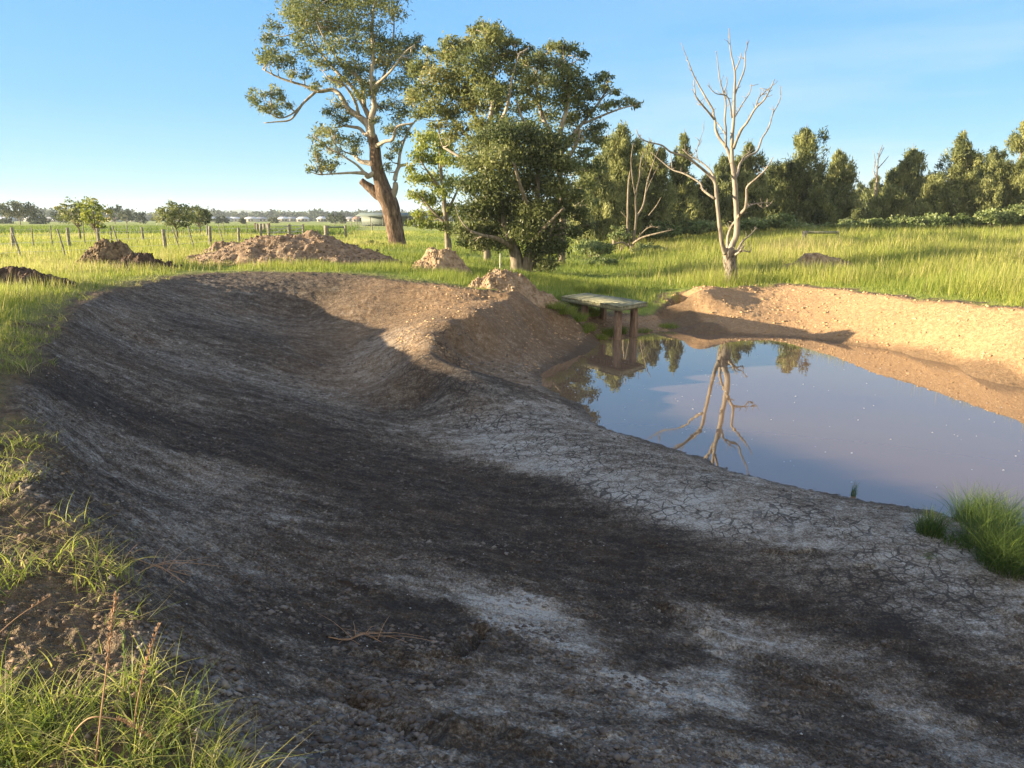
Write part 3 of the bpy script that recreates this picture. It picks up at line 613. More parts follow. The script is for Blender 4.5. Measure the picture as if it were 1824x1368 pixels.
BC2 = [(960,270,18),(1000,290,18),(1030,300,18),(1045,330,16),(1050,360,14),(1060,300,14),(960,95,14),(985,86,13),(1000,82,11),(1020,88,13),(1036,98,10),(960,115,18),(990,110,20),(1015,125,18),(935,112,15),(940,140,20),(975,145,24),(1010,150,22),(1038,150,17),(1050,166,15),(1000,178,22),(1030,180,20),(960,176,20),(1070,140,11),(1083,134,9),(1080,158,12),(1098,163,9),(1096,184,10),(1118,184,11),(1133,188,9),(1075,186,12),(930,190,18),(975,208,18),(1018,215,20),(1048,200,16),(930,160,17),(1060,225,16),(1040,245,18),(1010,250,16),(1065,250,14),(940,225,16),(1045,275,16)]
traced_tree('gum_tree', 'olive-green gum with pale forked limbs and sprays reaching right over the casuarinas', 'gums of the middle clump', (1000,455), 41, B2, BL2, BC2, M['gum'], (M['bark_grey'], M['bark']), 1, dens=.8, lsize=.20, asp=.36, tint=.45, twig=.03)
B3 = [[(922,492,16),(921,475,13),(918,455,11),(908,425,8),(897,390,6),(888,340,5),(890,290,3)],[(934,490,9),(938,468,8),(945,440,7),(952,400,5),(958,340,4),(955,280,2.5)],[(944,492,5),(946,472,4.5),(958,450,4),(978,420,3),(995,370,2)]]
BL3 = [[(912,440,5,-.4),(885,425,4,-1),(862,420,3,-1.5),(838,412,2,-1.8)],[(900,400,4),(868,372,3,1),(845,345,2,1.4)],[(948,430,4,-.5),(975,400,3,-1.2),(1005,370,2,-1.6)],[(952,400,4),(930,340,3,-1.4),(915,290,2,-1.8)]]
BC3 = [(862,250,22),(900,240,26),(940,240,26),(980,250,22),(850,290,22),(888,285,28),(930,280,28),(970,290,28),(1005,292,20),(842,330,22),(880,330,28),(920,325,28),(965,330,28),(1000,335,22),(842,375,24),(876,370,28),(912,370,30),(952,375,30),(985,375,24),(1008,372,16),(835,410,22),(862,415,24),(898,408,28),(940,410,28),(980,415,24),(828,430,12),(850,436,15),(882,436,15),(965,440,26),(992,442,18),(958,468,16),(978,472,14),(1022,350,16),(1036,382,14),(1046,402,12),(1025,415,12)]
traced_tree('dense_tree', 'dense dark green tree with several trunks, its skirt of leaves nearly touching the ground', None, (925,487), 33.5, B3, BL3, BC3, M['dense'], (M['bark_grey'], M['bark_grey']), 1, dens=1.5, lsize=.15, asp=.45, tint=.42, twig=.02, droop=.3, spread=.42)
B4 = [[(799,448,7),(797,425,5.5),(795,395,4.5),(790,350,3.5),(785,300,2.5),(782,250,1)]]
BL4 = [[(796,400,3),(770,375,2),(750,350,1.2)],[(794,380,3),(810,350,2),(822,320,1)],[(788,340,2.5),(765,310,1.6),(748,285,1)],[(796,415,2.5),(815,400,1.8),(828,390,1)]]
BC4 = [(760,248,17),(785,255,18),(745,280,16),(775,285,22),(803,282,17),(745,318,16),(775,320,20),(742,348,14),(765,355,18),(792,340,17),(810,325,12),(745,380,13),(770,385,15),(797,372,17),(815,388,12),(790,402,13),(738,398,10),(760,402,12),(808,410,9),(735,300,11),(752,262,12),(770,240,11),(800,258,11)]
traced_tree('young_tree', 'slim bright yellow-green tree with drooping leaves beside the dense tree', None, (798,445), 46, B4, BL4, BC4, M['lime'], (M['bark_grey'], M['bark_grey']), 1, dens=.75, lsize=.21, asp=.45, tint=.45, twig=.02, droop=.8)

# ---- dead trees
def dead_tree(name, label, Y, base_px, trunk, limbs, matt, matb, group=None, zb=None, rough=.12):
    base = at(base_px[0], base_px[1], Y); base[2] = H1(base[0], base[1])-.1
    root = empty(name, base, label, 'dead tree', group)
    mb = MB(); P = [at(a, b, Y+(c[1] if len(c) > 1 else 0)) for a, b, *c in trunk]; P[0][2] = base[2]-.1
    tube(mb, P, [c[0]*Y/F for a, b, *c in trunk], 16, 5, .22); mb.build('trunk', matt, root, off=base)
    for li, bunch in enumerate(limbs):
        mb = MB()
        for k, pl in enumerate(bunch):
            P = np.array([at(a, b, Y+(c[1] if len(c) > 1 else 0)) for a, b, *c in pl]); Rr = np.array([c[0] for a, b, *c in pl])*Y/F*.66
            tube(mb, P, Rr, 8, 4, rough, seed=li*5+k)
            if len(pl) > 3:                                  # broken twigs
                Q = crom(P, 4)
                for _ in range(9):
                    i0 = rng.integers(2, len(Q)-1); d = rng.normal(size=3); d[2] = abs(d[2])+.2; d /= np.linalg.norm(d)
                    e = Q[i0]+d*rng.uniform(.08, .35); tube(mb, [Q[i0], (Q[i0]+e)/2+rng.normal(0, .015, 3), e], [.014*Y/30, .01*Y/30, .006*Y/30], 4, 1)
        mb.build('branch', matb, root, off=base)
    return root
DT = [(1305,520,16),(1304,508,14.5),(1302,490,12),(1299,470,11.5),(1299,452,11.5),(1301,443,11)]
DLs = [
 [[(1292,452,7,-.1),(1288,440,6.2,-.2),(1285,427,5.5,-.3),(1281,395,5,-.4),(1277,361,4.8,-.4),(1274,326,4.5,-.3),(1261,310,4,-.3),(1246,297,3.6,-.5),(1223,280,3,-.8),(1195,271,2.5,-1.1),(1179,259,2,-1.3),(1155,253,1.7,-1.5),(1140,245,1.3,-1.6),(1133,230,.8,-1.7)],
  [(1273,354,3.5,-.4),(1252,338,3,0),(1247,326,2.6,.2),(1220,310,2.2,.6),(1197,302,1.8,.9),(1178,287,1.3,1.1),(1159,271,.8,1.3)],
  [(1274,319,3.2,-.3),(1262,300,2.6,.1),(1246,287,2,.3),(1228,277,1.5,.4),(1215,265,1,.5)],
  [(1197,303,1.2,.9),(1196,285,1,1),(1193,268,.7,1)],[(1246,290,1.2),(1241,270,.8),(1252,235,.6),(1254,228,.4)]],
 [[(1301,445,9),(1306,433,8.5),(1312,418,8),(1313,390,7.5),(1311,361,7.2),(1309,326,6.8),(1307,305,6.2),(1304,287,5.5),(1304,247,4.8),(1307,212,4),(1308,168,3.2),(1309,129,2.5),(1301,89,1.7),(1299,50,1)],
  [(1308,170,2.6),(1318,145,2.2,.2),(1326,123,1.9,.3),(1327,99,1.5,.4),(1333,74,1,.4)],[(1309,127,1.8),(1317,109,1.4,-.2),(1321,94,.9,-.3)],
  [(1307,212,2,.1),(1315,198,1.8,.3),(1323,184,1.6,.4),(1335,166,1.2,.6),(1339,149,.8,.6)],
  [(1304,210,2,-.1),(1299,180,1.8,-.3),(1292,170,1.5,-.5),(1274,166,1.1,-.7),(1260,151,.7,-.8)]],
 [[(1306,299,4.8),(1300,280,4.6,.2),(1294,263,4.4,.3),(1282,247,4,.5),(1275,232,3.8,.6),(1274,216,3.4,.6),(1271,205,3,.7),(1270,196,2.6,.7),(1256,172,2.3,.8),(1236,135,1.8,1),(1225,107,1.3,1.1),(1213,76,.6,1.2)],
  [(1272,212,3,.6),(1262,200,2.6,.3),(1242,176,2.2,0),(1238,166,1.9,0),(1236,143,1.2,0)],
  [(1293,262,3,.2),(1293,228,2.6,-.2),(1291,214,2.4,-.3),(1293,184,2.1,-.4),(1289,166,1.8,-.5),(1282,141,1.4,-.5),(1278,107,1,-.6),(1275,91,.6,-.6)],
  [(1289,168,1.5,-.5),(1295,147,1.2,-.4),(1293,136,.8,-.4)],[(1293,240,2,-.2),(1284,228,1.7,.2),(1277,218,1.4,.5)]],
 [[(1307,264,4),(1313,248,3.6,-.4),(1321,230,3.4,-.6),(1331,218,3,-.8),(1345,194,2.6,-1),(1361,178,2,-1.2),(1372,158,1.5,-1.3),(1380,141,.8,-1.4)],
  [(1345,194,1.8,-1),(1351,176,1.6,-.8),(1362,164,1.2,-.7),(1373,155,.8,-.6)]],
 [[(1310,318,4),(1315,305,3.6,.5),(1319,290,3.2,.9),(1333,278,3,1.2),(1347,271,2.8,1.4),(1353,260,2.5,1.6),(1357,247,2.3,1.7),(1369,228,2,1.9),(1377,202,1.6,2.1),(1390,176,1.2,2.2),(1389,151,.7,2.2)],
  [(1320,290,2,.9),(1325,279,1.8,1),(1336,271,1.4,1.1),(1345,263,.9,1.2)],[(1377,202,1.1,2.1),(1377,188,.7,2.1)]],
 [[(1313,390,5),(1320,380,4.5,-.4),(1328,370,4,-.7),(1330,350,3.4,-.8),(1331,333,3,-.9),(1346,319,2.5,-1.1),(1360,306,2,-1.2),(1370,293,1.6,-1.3),(1377,280,1,-1.4)],
  [(1326,374,3,-.6),(1336,366,2.2,-.2),(1352,362,1.6,.2),(1372,361,1,.4)],[(1350,363,1.6,.2),(1358,370,1.3,.3),(1368,366,1,.3),(1375,362,.6,.3)]],
 [[(1297,447,5,.3),(1296,432,4.6,.5),(1298,416,4,.5),(1304,402,3.4,.3),(1310,394,3,.1)]],
 [[(1308,453,4,.2),(1314,446,3.6,.6),(1323,430,2.8,1),(1337,418,1.6,1.4),(1348,405,.8,1.6)]],
 [[(1309,454,3.4,-.2),(1317,449,3,-.5),(1321,443,2.2,-.6),(1326,438,1,-.6)],[(1315,450,2.4,-.4),(1324,447,2,-.6),(1331,448,1.6,-.6),(1337,450,.8,-.6)]],
]
dead_tree('dead_tree', 'tall bare bleached dead tree with forked trunk standing on the far pond bank', 29.6, (1303,508), DT, DLs, M['dead_base'], M['dead'])
dead_tree('dead_tree', 'thin leafless grey tree with several stems in front of the casuarinas', 56, (1125,449), [(1124,452,7),(1124,446,6),(1125,438,5.5)],
 [[[(1122,446,4),(1119,420,3.6),(1118,395,3.2),(1119,338,2.6),(1121,315,2),(1123,303,1)],[(1119,390,1.6),(1112,383,1.3),(1106,377,.8)]],
  [[(1126,446,5),(1129,423,4.4),(1133,388,3.8),(1132,349,3),(1139,315,2),(1141,291,1.4),(1146,270,.9)],[(1133,388,3),(1146,365,2.6,.5),(1153,326,2.1,.8),(1164,289,1.4,1),(1175,262,.8,1.2)],[(1132,349,2,0),(1127,320,1.6,-.5),(1124,285,1.1,-.6),(1128,255,.7,-.6)],[(1155,384,1.3,-.5),(1168,368,1.2,-.7),(1178,351,.8,-.9)],[(1150,345,1.2),(1165,310,1,1),(1180,285,.7,1)],[(1139,318,1.4),(1150,290,1.1),(1152,262,.7)]],
  [[(1127,434,3,-.5),(1144,423,2.6,-1.2),(1178,414,2,-1.8),(1201,409,1,-2)],[(1129,432,2.2,-.5),(1150,409,1.8,-1),(1163,404,1.4,-1.2),(1176,407,.8,-1.3)]],
  [[(1121,440,3,-.4),(1108,432,2.4,-.8),(1090,436,1.8,-1),(1078,438,1,-1)],[(1120,438,2.4),(1105,425,1.6,.2),(1096,418,1,.3)]]], M['bark_grey'], M['bark_grey'], rough=.05)
dead_tree('dead_tree', 'distant slender dead trunk rising between two casuarinas at the right', 82, (1555,392), [(1556,400,3.4),(1558,370,3),(1560,345,2.6),(1562,322,2.2)],
 [[[(1562,322,2.2),(1563,298,1.8),(1566,275,1.3),(1572,258,.7)]],[[(1562,318,1.7),(1556,305,1.3),(1559,290,1),(1556,268,.6)],[(1564,300,1.4),(1573,290,1.1),(1583,278,.6)],[(1566,280,1),(1575,262,.6)]]], M['dead'], M['dead'], rough=.05)

# ---- casuarinas along the creek
def casuarina(label, px, top, base, hw, Y, tint=.45, seed=0, skirt=.12, lean=0):
    r = np.random.default_rng(seed+100)
    b = at(px, base, Y); b[2] = H1(b[0], b[1])-.1 if Y < 80 else b[2]
    h = at(px, top, Y)[2]-b[2]; w = hw*Y/F*1.0
    root = empty('casuarina_tree', b, label, 'tree', 'casuarinas along the creek')
    mt = MB(); tube(mt, [(0, 0, -.2), (r.normal(0, .1), r.normal(0, .1), h*.35), (lean*w*.4, 0, h*.7), (lean*w*.7, 0, h*.97)], [.022*h, .017*h, .010*h, .015], 8, 4, .1)
    lf = MB(); nb = int(78+h*2.5)
    a0 = r.uniform(1, 3); LD = [(0., 0., 1.)]+[(r.uniform(-.75, .75)*w, r.uniform(-.6, .6)*w, r.uniform(.55, .93)) for _ in range(4)]
    for k in range(nb):
        f = skirt+(1-skirt)*(k+r.uniform())/nb; z0 = h*f*.96
        prof = ((1-f)**.72*min(1, .5+f*2.0)*1.3+.05)*(.75+.5*math.sin(a0+a0*7*f)**2)
        a = k*2.399+r.normal(0, .4); ln = w*prof*r.uniform(.45, 1.25)
        d = np.array([math.cos(a), math.sin(a), r.uniform(.35, .95)*(.55+.5*f)]); 
        ldx, ldy, lh = LD[0] if r.uniform() < .36 else LD[r.integers(1, 5)]; z0 *= lh; ln *= (1 if lh == 1 else .72)
        s = np.array([lean*w*.7*f+ldx*min(1, .4+f), ldy*min(1, .4+f), z0*.93]); e = s+d*np.array([ln, ln, min(ln*1.1, h*.15)])
        e[2] = min(e[2], h*1.01)
        tube(mt, [s, (s+e)/2+np.array([0, 0, -.05*ln]), e], [.035*(1-f)+.015, .02, .008], 4, 2)
        pl = np.linalg.norm(e-s)
        n = int(150+230*pl/2.2)
        t_ = r.uniform(.2, 1.08, n)[:, None]; cl = max(3, int(pl*2.8)); cc = s+(e-s)*r.uniform(.25, 1.1, (cl, 1))+r.normal(size=(cl, 3))*np.array([.22, .22, .16])*max(pl, .8)*.8
        wi = r.integers(0, cl, n); p = cc[wi]+r.normal(size=(n, 3))*np.array([.19, .19, .27])*(.6+.25*min(pl, 2))
        tt = tint+.16*r.normal(size=cl)[wi]+.12*r.normal(size=n)+r.normal(0, .12)
        a_ = r.normal(size=(n, 3))*.7+np.array([0, 0, .75])+d*.55; a_ /= np.linalg.norm(a_, axis=1)[:, None]
        b_ = np.cross(a_, r.normal(size=(n, 3))); b_ /= np.linalg.norm(b_, axis=1)[:, None]
        sz = (.42*r.uniform(.6, 1.3, n))[:, None]*(Y/72)**.5
        v = np.stack([p-a_*sz*.5, p+b_*sz*.11, p+a_*sz*.5, p-b_*sz*.11], 1).reshape(-1, 3)
        lf.add(v, np.arange(4*n).reshape(-1, 4), tint=np.clip(tt, 0, 1))
    mt.build('trunk', M['bark_grey'], root); lf.build('crown', M['casu'], root, smooth=False)
    return root
CAS = [('short casuarina just right of the middle clump',1062,265,432,30,60,.5),('tall bushy casuarina behind the thin leafless tree',1095,206,428,44,63,.55),('casuarina with an uneven top behind the right side of the leafless tree',1155,238,424,38,66,.5),
 ('upright casuarina with a narrow bright tip left of the bleached dead tree',1211,222,412,30,72,.45),('low dark casuarina under the left limbs of the bleached dead tree',1252,305,412,28,74,.3),('casuarina behind the right side of the bleached dead tree',1328,240,408,34,74,.45),('dark shrubby casuarina between the dead tree and the large dark one',1368,290,408,26,80,.2),
 ('large round-topped dark casuarina right of the bleached dead tree',1416,214,402,50,77,.3),('lighter casuarina leaning on the right shoulder of the large dark one',1490,258,402,34,80,.5),('small casuarina at the foot of the large dark one',1452,330,402,26,73,.35),('distant blue-green tree low in the gap of the creek line',1545,312,396,32,125,.3),
 ('feathery casuarina right of the distant dead trunk',1618,250,396,38,78,.55),('low bushy casuarina at the foot of the distant dead trunk',1583,330,396,30,75,.5),('casuarina with a thin second tip towards the right edge',1693,224,398,44,76,.55),('squat casuarina between the two feathery ones',1655,310,398,34,74,.55),('pale open casuarina behind, near the right edge',1755,255,396,28,92,.4),
 ('tall broad casuarina cut by the right edge of the photo',1798,198,402,52,74,.6),('low casuarina at the foot of the tall one by the right edge',1758,322,400,34,73,.55)]
CAS += [('tall dark casuarina directly behind the right shoulder of the middle clump',1078,225,430,34,72,.3),('dark casuarina filling the gap behind the thin leafless tree',1128,250,420,34,84,.25),('dark background casuarina between two narrow tips left of the dead tree',1285,268,410,30,88,.25),('background casuarina rising behind the dead tree fork',1305,300,408,26,82,.3),('background casuarina left of the feathery one by the distant dead trunk',1590,290,396,26,94,.35),('background casuarina behind the two-tipped one',1722,270,396,32,96,.35),('short dark casuarina right of the middle clump',1040,290,436,26,66,.3)]
for k, (lb, px, tp, bs, hw, Y, ti) in enumerate(CAS): casuarina(lb, px, tp, bs, hw, Y, ti, k, lean=[0, .2, -.2][k % 3])

# ---- shrubs in front of them
def shrub(name, label, px, top, base, hw, Y, mat, size, tint=.5, group=None, dens=1.0, cat='shrub', stems=True):
    b = at(px, base, Y); b[2] = H1(b[0], b[1])-.05 if Y < 84 else b[2]
    h = max(.35, at(px, top, Y)[2]-b[2]); w = hw*Y/F
    root = empty(name, b, label, cat, group)
    lf = MB(); st = MB()
    k = int(9+w*5)
    for i_ in range(k):
        a = rng.uniform(0, 6.28); q_ = rng.uniform()**.5; c = np.array([math.cos(a)*w*q_*.85, math.sin(a)*min(w, 1.6)*q_*.8, h*(.35+.5*rng.uniform()*(1-.5*q_*q_))])
        r_ = min(w, h)*rng.uniform(.28, .42)
        v, q, tt = leaves(c, np.array([r_*1.2, r_, r_*.75]), int(dens*150*(r_/.5)**1.6*(.2/size)**1.3)+30, size, .55, .0, tint+rng.normal(0, .12), .3)
        v[:, 2] = np.maximum(v[:, 2], .02); lf.add(v, q, tint=tt)
        tube(st, bezier_to((c[0]*.2, c[1]*.2, -.05), c, .0, i_), [.03, .025, .018, .012, .008], 4, 1)
    if stems: st.build('stem', M['bark_grey'], root)
    lf.build('foliage', mat, root, smooth=False); return root
SH = [(1180,392,424,34,64,.35,'dark low bush right of the thin leafless tree'),(1225,388,420,30,66,.5,'bush under the long left limb of the bleached dead tree'),(1262,378,420,28,67,.6,'pale flowering bush just left of the bleached dead tree'),(1342,382,418,30,67,.6,'pale bush just right of the bleached dead tree'),(1385,376,416,30,68,.6,'pale domed bush at the foot of the dark casuarina'),
 (1425,392,414,26,68,.55,'small bush behind the left rail post in the right field'),(1465,398,415,24,68,.5,'small bush above the low rail in the right field'),(1515,392,412,32,69,.65,'light green sprawling bush below the gap in the creek line'),(1565,388,410,32,69,.6,'rounded bush below the distant dead trunk'),(1615,385,410,30,70,.55,'bush below the feathery casuarina'),
 (1665,380,408,32,70,.55,'bush between the feathery and the two-tipped casuarina'),(1715,378,408,32,70,.5,'bush below the two-tipped casuarina'),(1768,368,408,34,69,.6,'layered pale bush near the right edge'),(1815,362,408,34,69,.6,'layered pale bush cut by the right edge')]
for px, tp, bs, hw, Y, ti, lb in SH: shrub('creek_shrub', lb, px, tp, bs, hw, Y, M['lant'], .26, ti, 'shrubs along the creek')
shrub('sapling', 'feathery light green sapling left of the thin leafless tree', 1103, 390, 448, 20, 56, M['lant'], .2, .75, cat='sapling')
shrub('weed_bush', 'sprawling green weeds on the dark ditch bank right of the dense tree', 1055, 425, 458, 36, 48, M['lant'], .16, .55)
shrub('weed_bush', 'light weeds at the foot of the thin leafless tree', 1160, 432, 456, 34, 52, M['lant'], .16, .7)
shrub('weed_bush', 'dull green weeds left of the big gum trunk', 668, 428, 446, 26, 50, M['lant'], .16, .4)
shrub('weed_bush', 'small shaded bush under the skirt of the dense tree', 1075, 455, 472, 24, 40, M['lant'], .14, .5)
shrub('dry_bush', 'small rusty dry weed in the tall grass of the right field', 1745, 448, 470, 20, 38, M['grass'], .12, .97, dens=.8, cat='weed')

# ---- trees of the left field
def paddock_tree(name, label, px, top, base, hw, Y, mat, tint, lsize, trunkh=.35, group=None, ncl=16, dens=1.0, bark='bark_grey', zb=None):
    b = at(px, base, Y); b[2] = H1(b[0], b[1])-.1 if Y < 120 else b[2]
    h = at(px, top, Y)[2]-b[2]; w = hw*Y/F
    root = empty(name, b, label, 'tree', group)
    mt = MB(); lf = MB(); hs = h*trunkh
    tube(mt, [(0, 0, -.2), (.02*h, 0, hs*.5), (-.01*h, 0, hs), (.0, 0, h*.75)], [.028*h, .022*h, .018*h, .004*h], 8, 3, .1)
    for k in range(ncl):
        a = k*2.399; f = (k+.5)/ncl; z = hs*.9+(h-hs)*(.12+.74*f); rad = w*math.sqrt(max(0, 1-(1.55*f-.62)**2))*rng.uniform(.55, .8)
        c = np.array([math.cos(a)*rad, math.sin(a)*rad*.9, z]); r_ = w*rng.uniform(.26, .40)
        tube(mt, bezier_to((0, 0, hs*rng.uniform(.7, 1.1)), c, .05, k), [.012*h, .009*h, .007*h, .005*h, .002*h], 5, 1)
        v, q, tt = leaves(c, np.array([r_, r_, r_*.75]), int(dens*150*(r_/lsize/3.5)**2)+50, lsize, .42, .3, tint+rng.normal(0, .12), .32); lf.add(v, q, tint=tt)
    mt.build('trunk', M[bark], root); lf.build('crown', mat, root, smooth=False); return root
paddock_tree('gum_tree', 'broad domed gum with pale trunk at the far left beyond the crop', 36, 360, 404, 34, 250, M['far'], .75, .9, .42, dens=1.2, bark='bark')
paddock_tree('paddock_tree', 'olive leafy tree, left one of the pair behind the left fence', 143, 352, 434, 34, 60, M['dense'], .65, .26, .42, dens=.9)
paddock_tree('paddock_tree', 'bright yellow-green taller tree, right one of the pair behind the left fence', 174, 346, 440, 25, 50, M['lime'], .5, .22, .36, dens=.8)
paddock_tree('paddock_tree', 'dark green round tree standing alone with a thin trunk, larger of the right pair', 316, 358, 432, 34, 62, M['dense'], .5, .26, .38, dens=1.1)
paddock_tree('paddock_tree', 'dark green small tree just right of the round paddock tree', 357, 364, 420, 25, 85, M['dense'], .45, .32, .35, dens=1.1)
FARTR = [(70,384,404,20,300,.3,'low dark tree right of the broad domed gum'),(108,375,402,18,340,.35,'hazy tree between the domed gum and the yellow-green pair'),(205,364,402,16,330,.45,'tall hazy tree right of the yellow-green pair'),(226,372,402,15,300,.6,'brownish tree in the far row'),(250,378,402,17,320,.35,'dark rounded tree at the end of the far row'),(395,385,402,14,340,.3,'low dark tree among the far houses'),
 (432,388,402,6,300,.9,'small golden tree before the far houses'),(488,386,402,9,380,.9,'golden-topped tree in the far tree line'),(598,380,403,18,330,.5,'rounded olive tree behind the grey gatepost'),(610,382,403,8,320,.6,'dark narrow tree beside the rounded olive tree'),(650,385,403,11,340,.5,'small round tree left of the open shed'),(740,380,403,16,330,.6,'tree right of the big gum trunk in the far row'),(10,388,404,14,330,.4,'low tree under the left side of the domed gum')]
for px, tp, bs, hw, Y, ti, lb in FARTR: paddock_tree('far_tree', lb, px, tp, bs, hw, Y, M['far'], ti, 1.0, .25, 'scattered trees before the town', 9, dens=1.1)

# ---- far wood: reads as one mass
mb = MB()
for k in range(1000):
    px = rng.uniform(-250, 2100); Y = rng.uniform(820, 1250); hh = rng.uniform(6, 11)*(1.35 if 60 < px < 260 else 1); x = (px-912)/F*Y; w = rng.uniform(6, 12)
    for _ in range(7):
        c = np.array([x+rng.normal(0, w*.5), Y+rng.normal(0, w*.5), rng.uniform(.25, .9)*hh]); r_ = w*rng.uniform(.35, .6)
        v, q, tt = leaves(c, np.array([r_, r_, r_*.7]), 26, 3.6, .7, 0, .42+rng.normal(0, .2), .4, sub=6); lf_ = v; lf_[:, 2] = np.maximum(lf_[:, 2], -1); mb.add(lf_, q, tint=tt)
tag(mb.build('far_wood', M['far'], smooth=False), 'distant belt of gum woodland along the horizon behind the town', 'wood', kind='stuff')
# hills
xs_ = np.linspace(-4200, 4200, 500); rows = [(3000, 0), (3200, .35), (3450, .8), (3700, 1.), (4100, .85), (4700, .1)]
pxh = 912+F*xs_/3600
prof = 33+9*fbm(xs_/700, xs_*0, 4, 5)*2+22*np.exp(-((pxh-425)/38)**2)+14*np.exp(-((pxh-500)/90)**2)+4*fbm(xs_/40, xs_*0, 3, 8)
hv = np.array([[x*(Y_/3600), Y_+120*vnoise(np.array([x/500]), np.array([0.]), 3)[0], -4+p_*f_+(3*vnoise(np.array([x/30]), np.array([Y_/30.]), 9)[0] if f_ > .3 else 0)] for Y_, f_ in rows for x, p_ in zip(xs_, prof)])
nx = len(xs_); ih = np.arange(len(rows)-1)[:, None]*nx; jh = np.arange(nx-1)[None, :]
M['hill'] = mat_noise('wooded_hill', [(.35, (.035, .06, .03)), (.6, (.07, .10, .04)), (.72, (.16, .19, .07))], .012, .95, 0)
tag(link('hills', mesh_np('hills', hv, np.stack([ih+jh, ih+jh+1, ih+nx+jh+1, ih+nx+jh], -1).reshape(-1, 4), M['hill'])), kind='structure')

# ---- houses of the far town
def house(px, Y, w, d, h, rh, roof, label, rz=0, name='house'):
    b = at(px, 392+F*CAMZ/Y, Y); b[2] = 0
    root = empty(name, b, label, 'house', 'houses of the far town', rz)
    mb = MB(); box(mb, (0, 0, h/2), (w, d, h)); mb.build('wall', M['wall'], root, smooth=False)
    mb = MB(); e = .5; v = [(-w/2-e, -d/2-e, h), (w/2+e, -d/2-e, h), (w/2+e, d/2+e, h), (-w/2-e, d/2+e, h), (-w/2+rh, 0, h+rh), (w/2-rh, 0, h+rh)]
    v2 = [(a, b_, c-.15) for a, b_, c in v[:4]]
    mb.add(v+v2, [[0, 1, 5, 4], [2, 3, 4, 5], [0, 3, 7+0, 6+0]] if 0 else [[0, 1, 5, 4], [2, 3, 4, 5], [9, 8, 7, 6], [6, 7, 1, 0], [7, 8, 2, 1], [8, 9, 3, 2], [9, 6, 0, 3]], [[1, 2, 5], [3, 0, 4]])
    mb.build('roof', M[roof], root, smooth=False)
    for sx in (-.3, .05, .32):
        mb = MB(); box(mb, (w*sx, -d/2-.02, h*.55), (1.6, .08, 1.2)); mb.build('window', M['glass'], root, smooth=False)
HS = [(8,640,20,'roof_w','white-roofed'),(60,620,18,'roof_w','white-roofed'),(95,600,16,'roof_g','grey-roofed'),(122,640,15,'roof_w','white-roofed'),(244,630,14,'roof_g','grey-roofed'),(378,600,12,'roof_w','white-roofed'),(402,610,14,'roof_g','grey-roofed'),(418,630,16,'roof_w','white-roofed'),(448,600,14,'roof_w','white-roofed'),(465,640,16,'roof_g','grey-roofed'),(520,620,13,'roof_g','grey-roofed'),(540,600,14,'roof_w','white-roofed'),(574,560,11,'roof_w','white-roofed'),(626,600,14,'roof_g','grey-roofed'),(636,570,10,'roof_r','tile-roofed'),(205,610,12,'roof_r','tile-roofed'),(150,600,13,'roof_w','white-roofed'),(505,590,12,'roof_w','white-roofed'),(590,600,10,'roof_g','grey-roofed'),(645,620,12,'roof_w','white-roofed')]
NB = ['at the far left edge under the domed gum','between the domed gum and the low dark tree','just left of the yellow-green pair','hidden behind the olive tree of the pair','left of the round paddock tree','just right of the small dark paddock tree','beside the low dark tree','left of the small golden tree','right of the small golden tree','further back right of the golden tree','above the crop strip, left of centre','above the crop end','left of the rounded olive tree','behind the two-bar rail','left of the open shed','behind the yellow-green tree','behind the olive tree trunk','under the golden-topped tree','behind the rounded olive tree','touching the left end of the open shed']
for (px, Y, w, rf, cl), nb in zip(HS, NB): house(px, Y, w*.62, 8, 2.4, 1.5, rf, cl+' low house '+nb, rng.uniform(-.25, .25))
house(1762, 150, 12, 8, 3.0, 1.6, 'roof_r', 'tile-roofed house glimpsed between casuarinas near the right edge', .2)
# open farm shed
bs = at(700, 408, 190); bs[2] = 0
root = empty('farm_shed', bs, 'long low open farm shed with pale green roof behind the big gum trunk', 'shed')
mb = MB(); box(mb, (-2, 0, 2.9), (13, 6, .18), tilt=(.12, 0)); box(mb, (7, .5, 2.3), (6, 5, .16), tilt=(.12, 0)); mb.build('roof', M['roof_n'], root, smooth=False)
mb = MB(); box(mb, (-2, 2.6, 1.4), (12.4, .12, 2.6)); box(mb, (7, 2.6, 1.1), (5.6, .12, 2.2)); mb.build('wall', M['roof_n'], root, smooth=False)
for xx in (-8.2, -5, -2, 1, 4.2): mb = MB(); box(mb, (xx, -2.7, 1.2), (.16, .16, 2.6)); mb.build('post', M['fpost'], root, smooth=False)

# ------------------------------------------------------------------ fences
def fence(name, label, pts, big, small, wires=(.35, .7, 1.05), hp=1.15, lean=0):
    """pts: base pixels along the line; posts at given px/py; world positions on the terrain"""
    P = []
    for a, b in pts: P.append(gnd(a, b))
    base = P[0]; root = empty(name, base, label, 'fence')
    for kind, lst in (('big', big), ('small', small)):
        for a, b in lst:
            g = gnd(a, b); mb = MB(); r_ = (.09 if kind == 'big' else .035); hh = hp*(1.0 if kind == 'big' else 1.1)*rng.uniform(.93, 1.05); l_ = rng.normal(0, .04)-(lean if kind == 'small' else 0)
            tube(mb, [g+np.array([0, 0, -.2]), g+np.array([l_*.5, 0, hh*.5]), g+np.array([l_, 0, hh])], [r_, r_*.95, r_*.9], 7, 2, .1)
            mb.build('post', M['fpost'] if kind == 'big' or lean else M['fpost'], root, off=base)
    for w in wires:
        mb = MB(); Q = []
        for k in range(len(P)-1):
            for s in (0, .5): Q.append(P[k]*(1-s)+P[k+1]*s+np.array([0, 0, w-(.02 if s else 0)]))
        Q.append(P[-1]+np.array([0, 0, w])); tube(mb, Q, [.006]*len(Q), 3, 1); mb.build('wire', M['steel'], root, off=base)
    return root
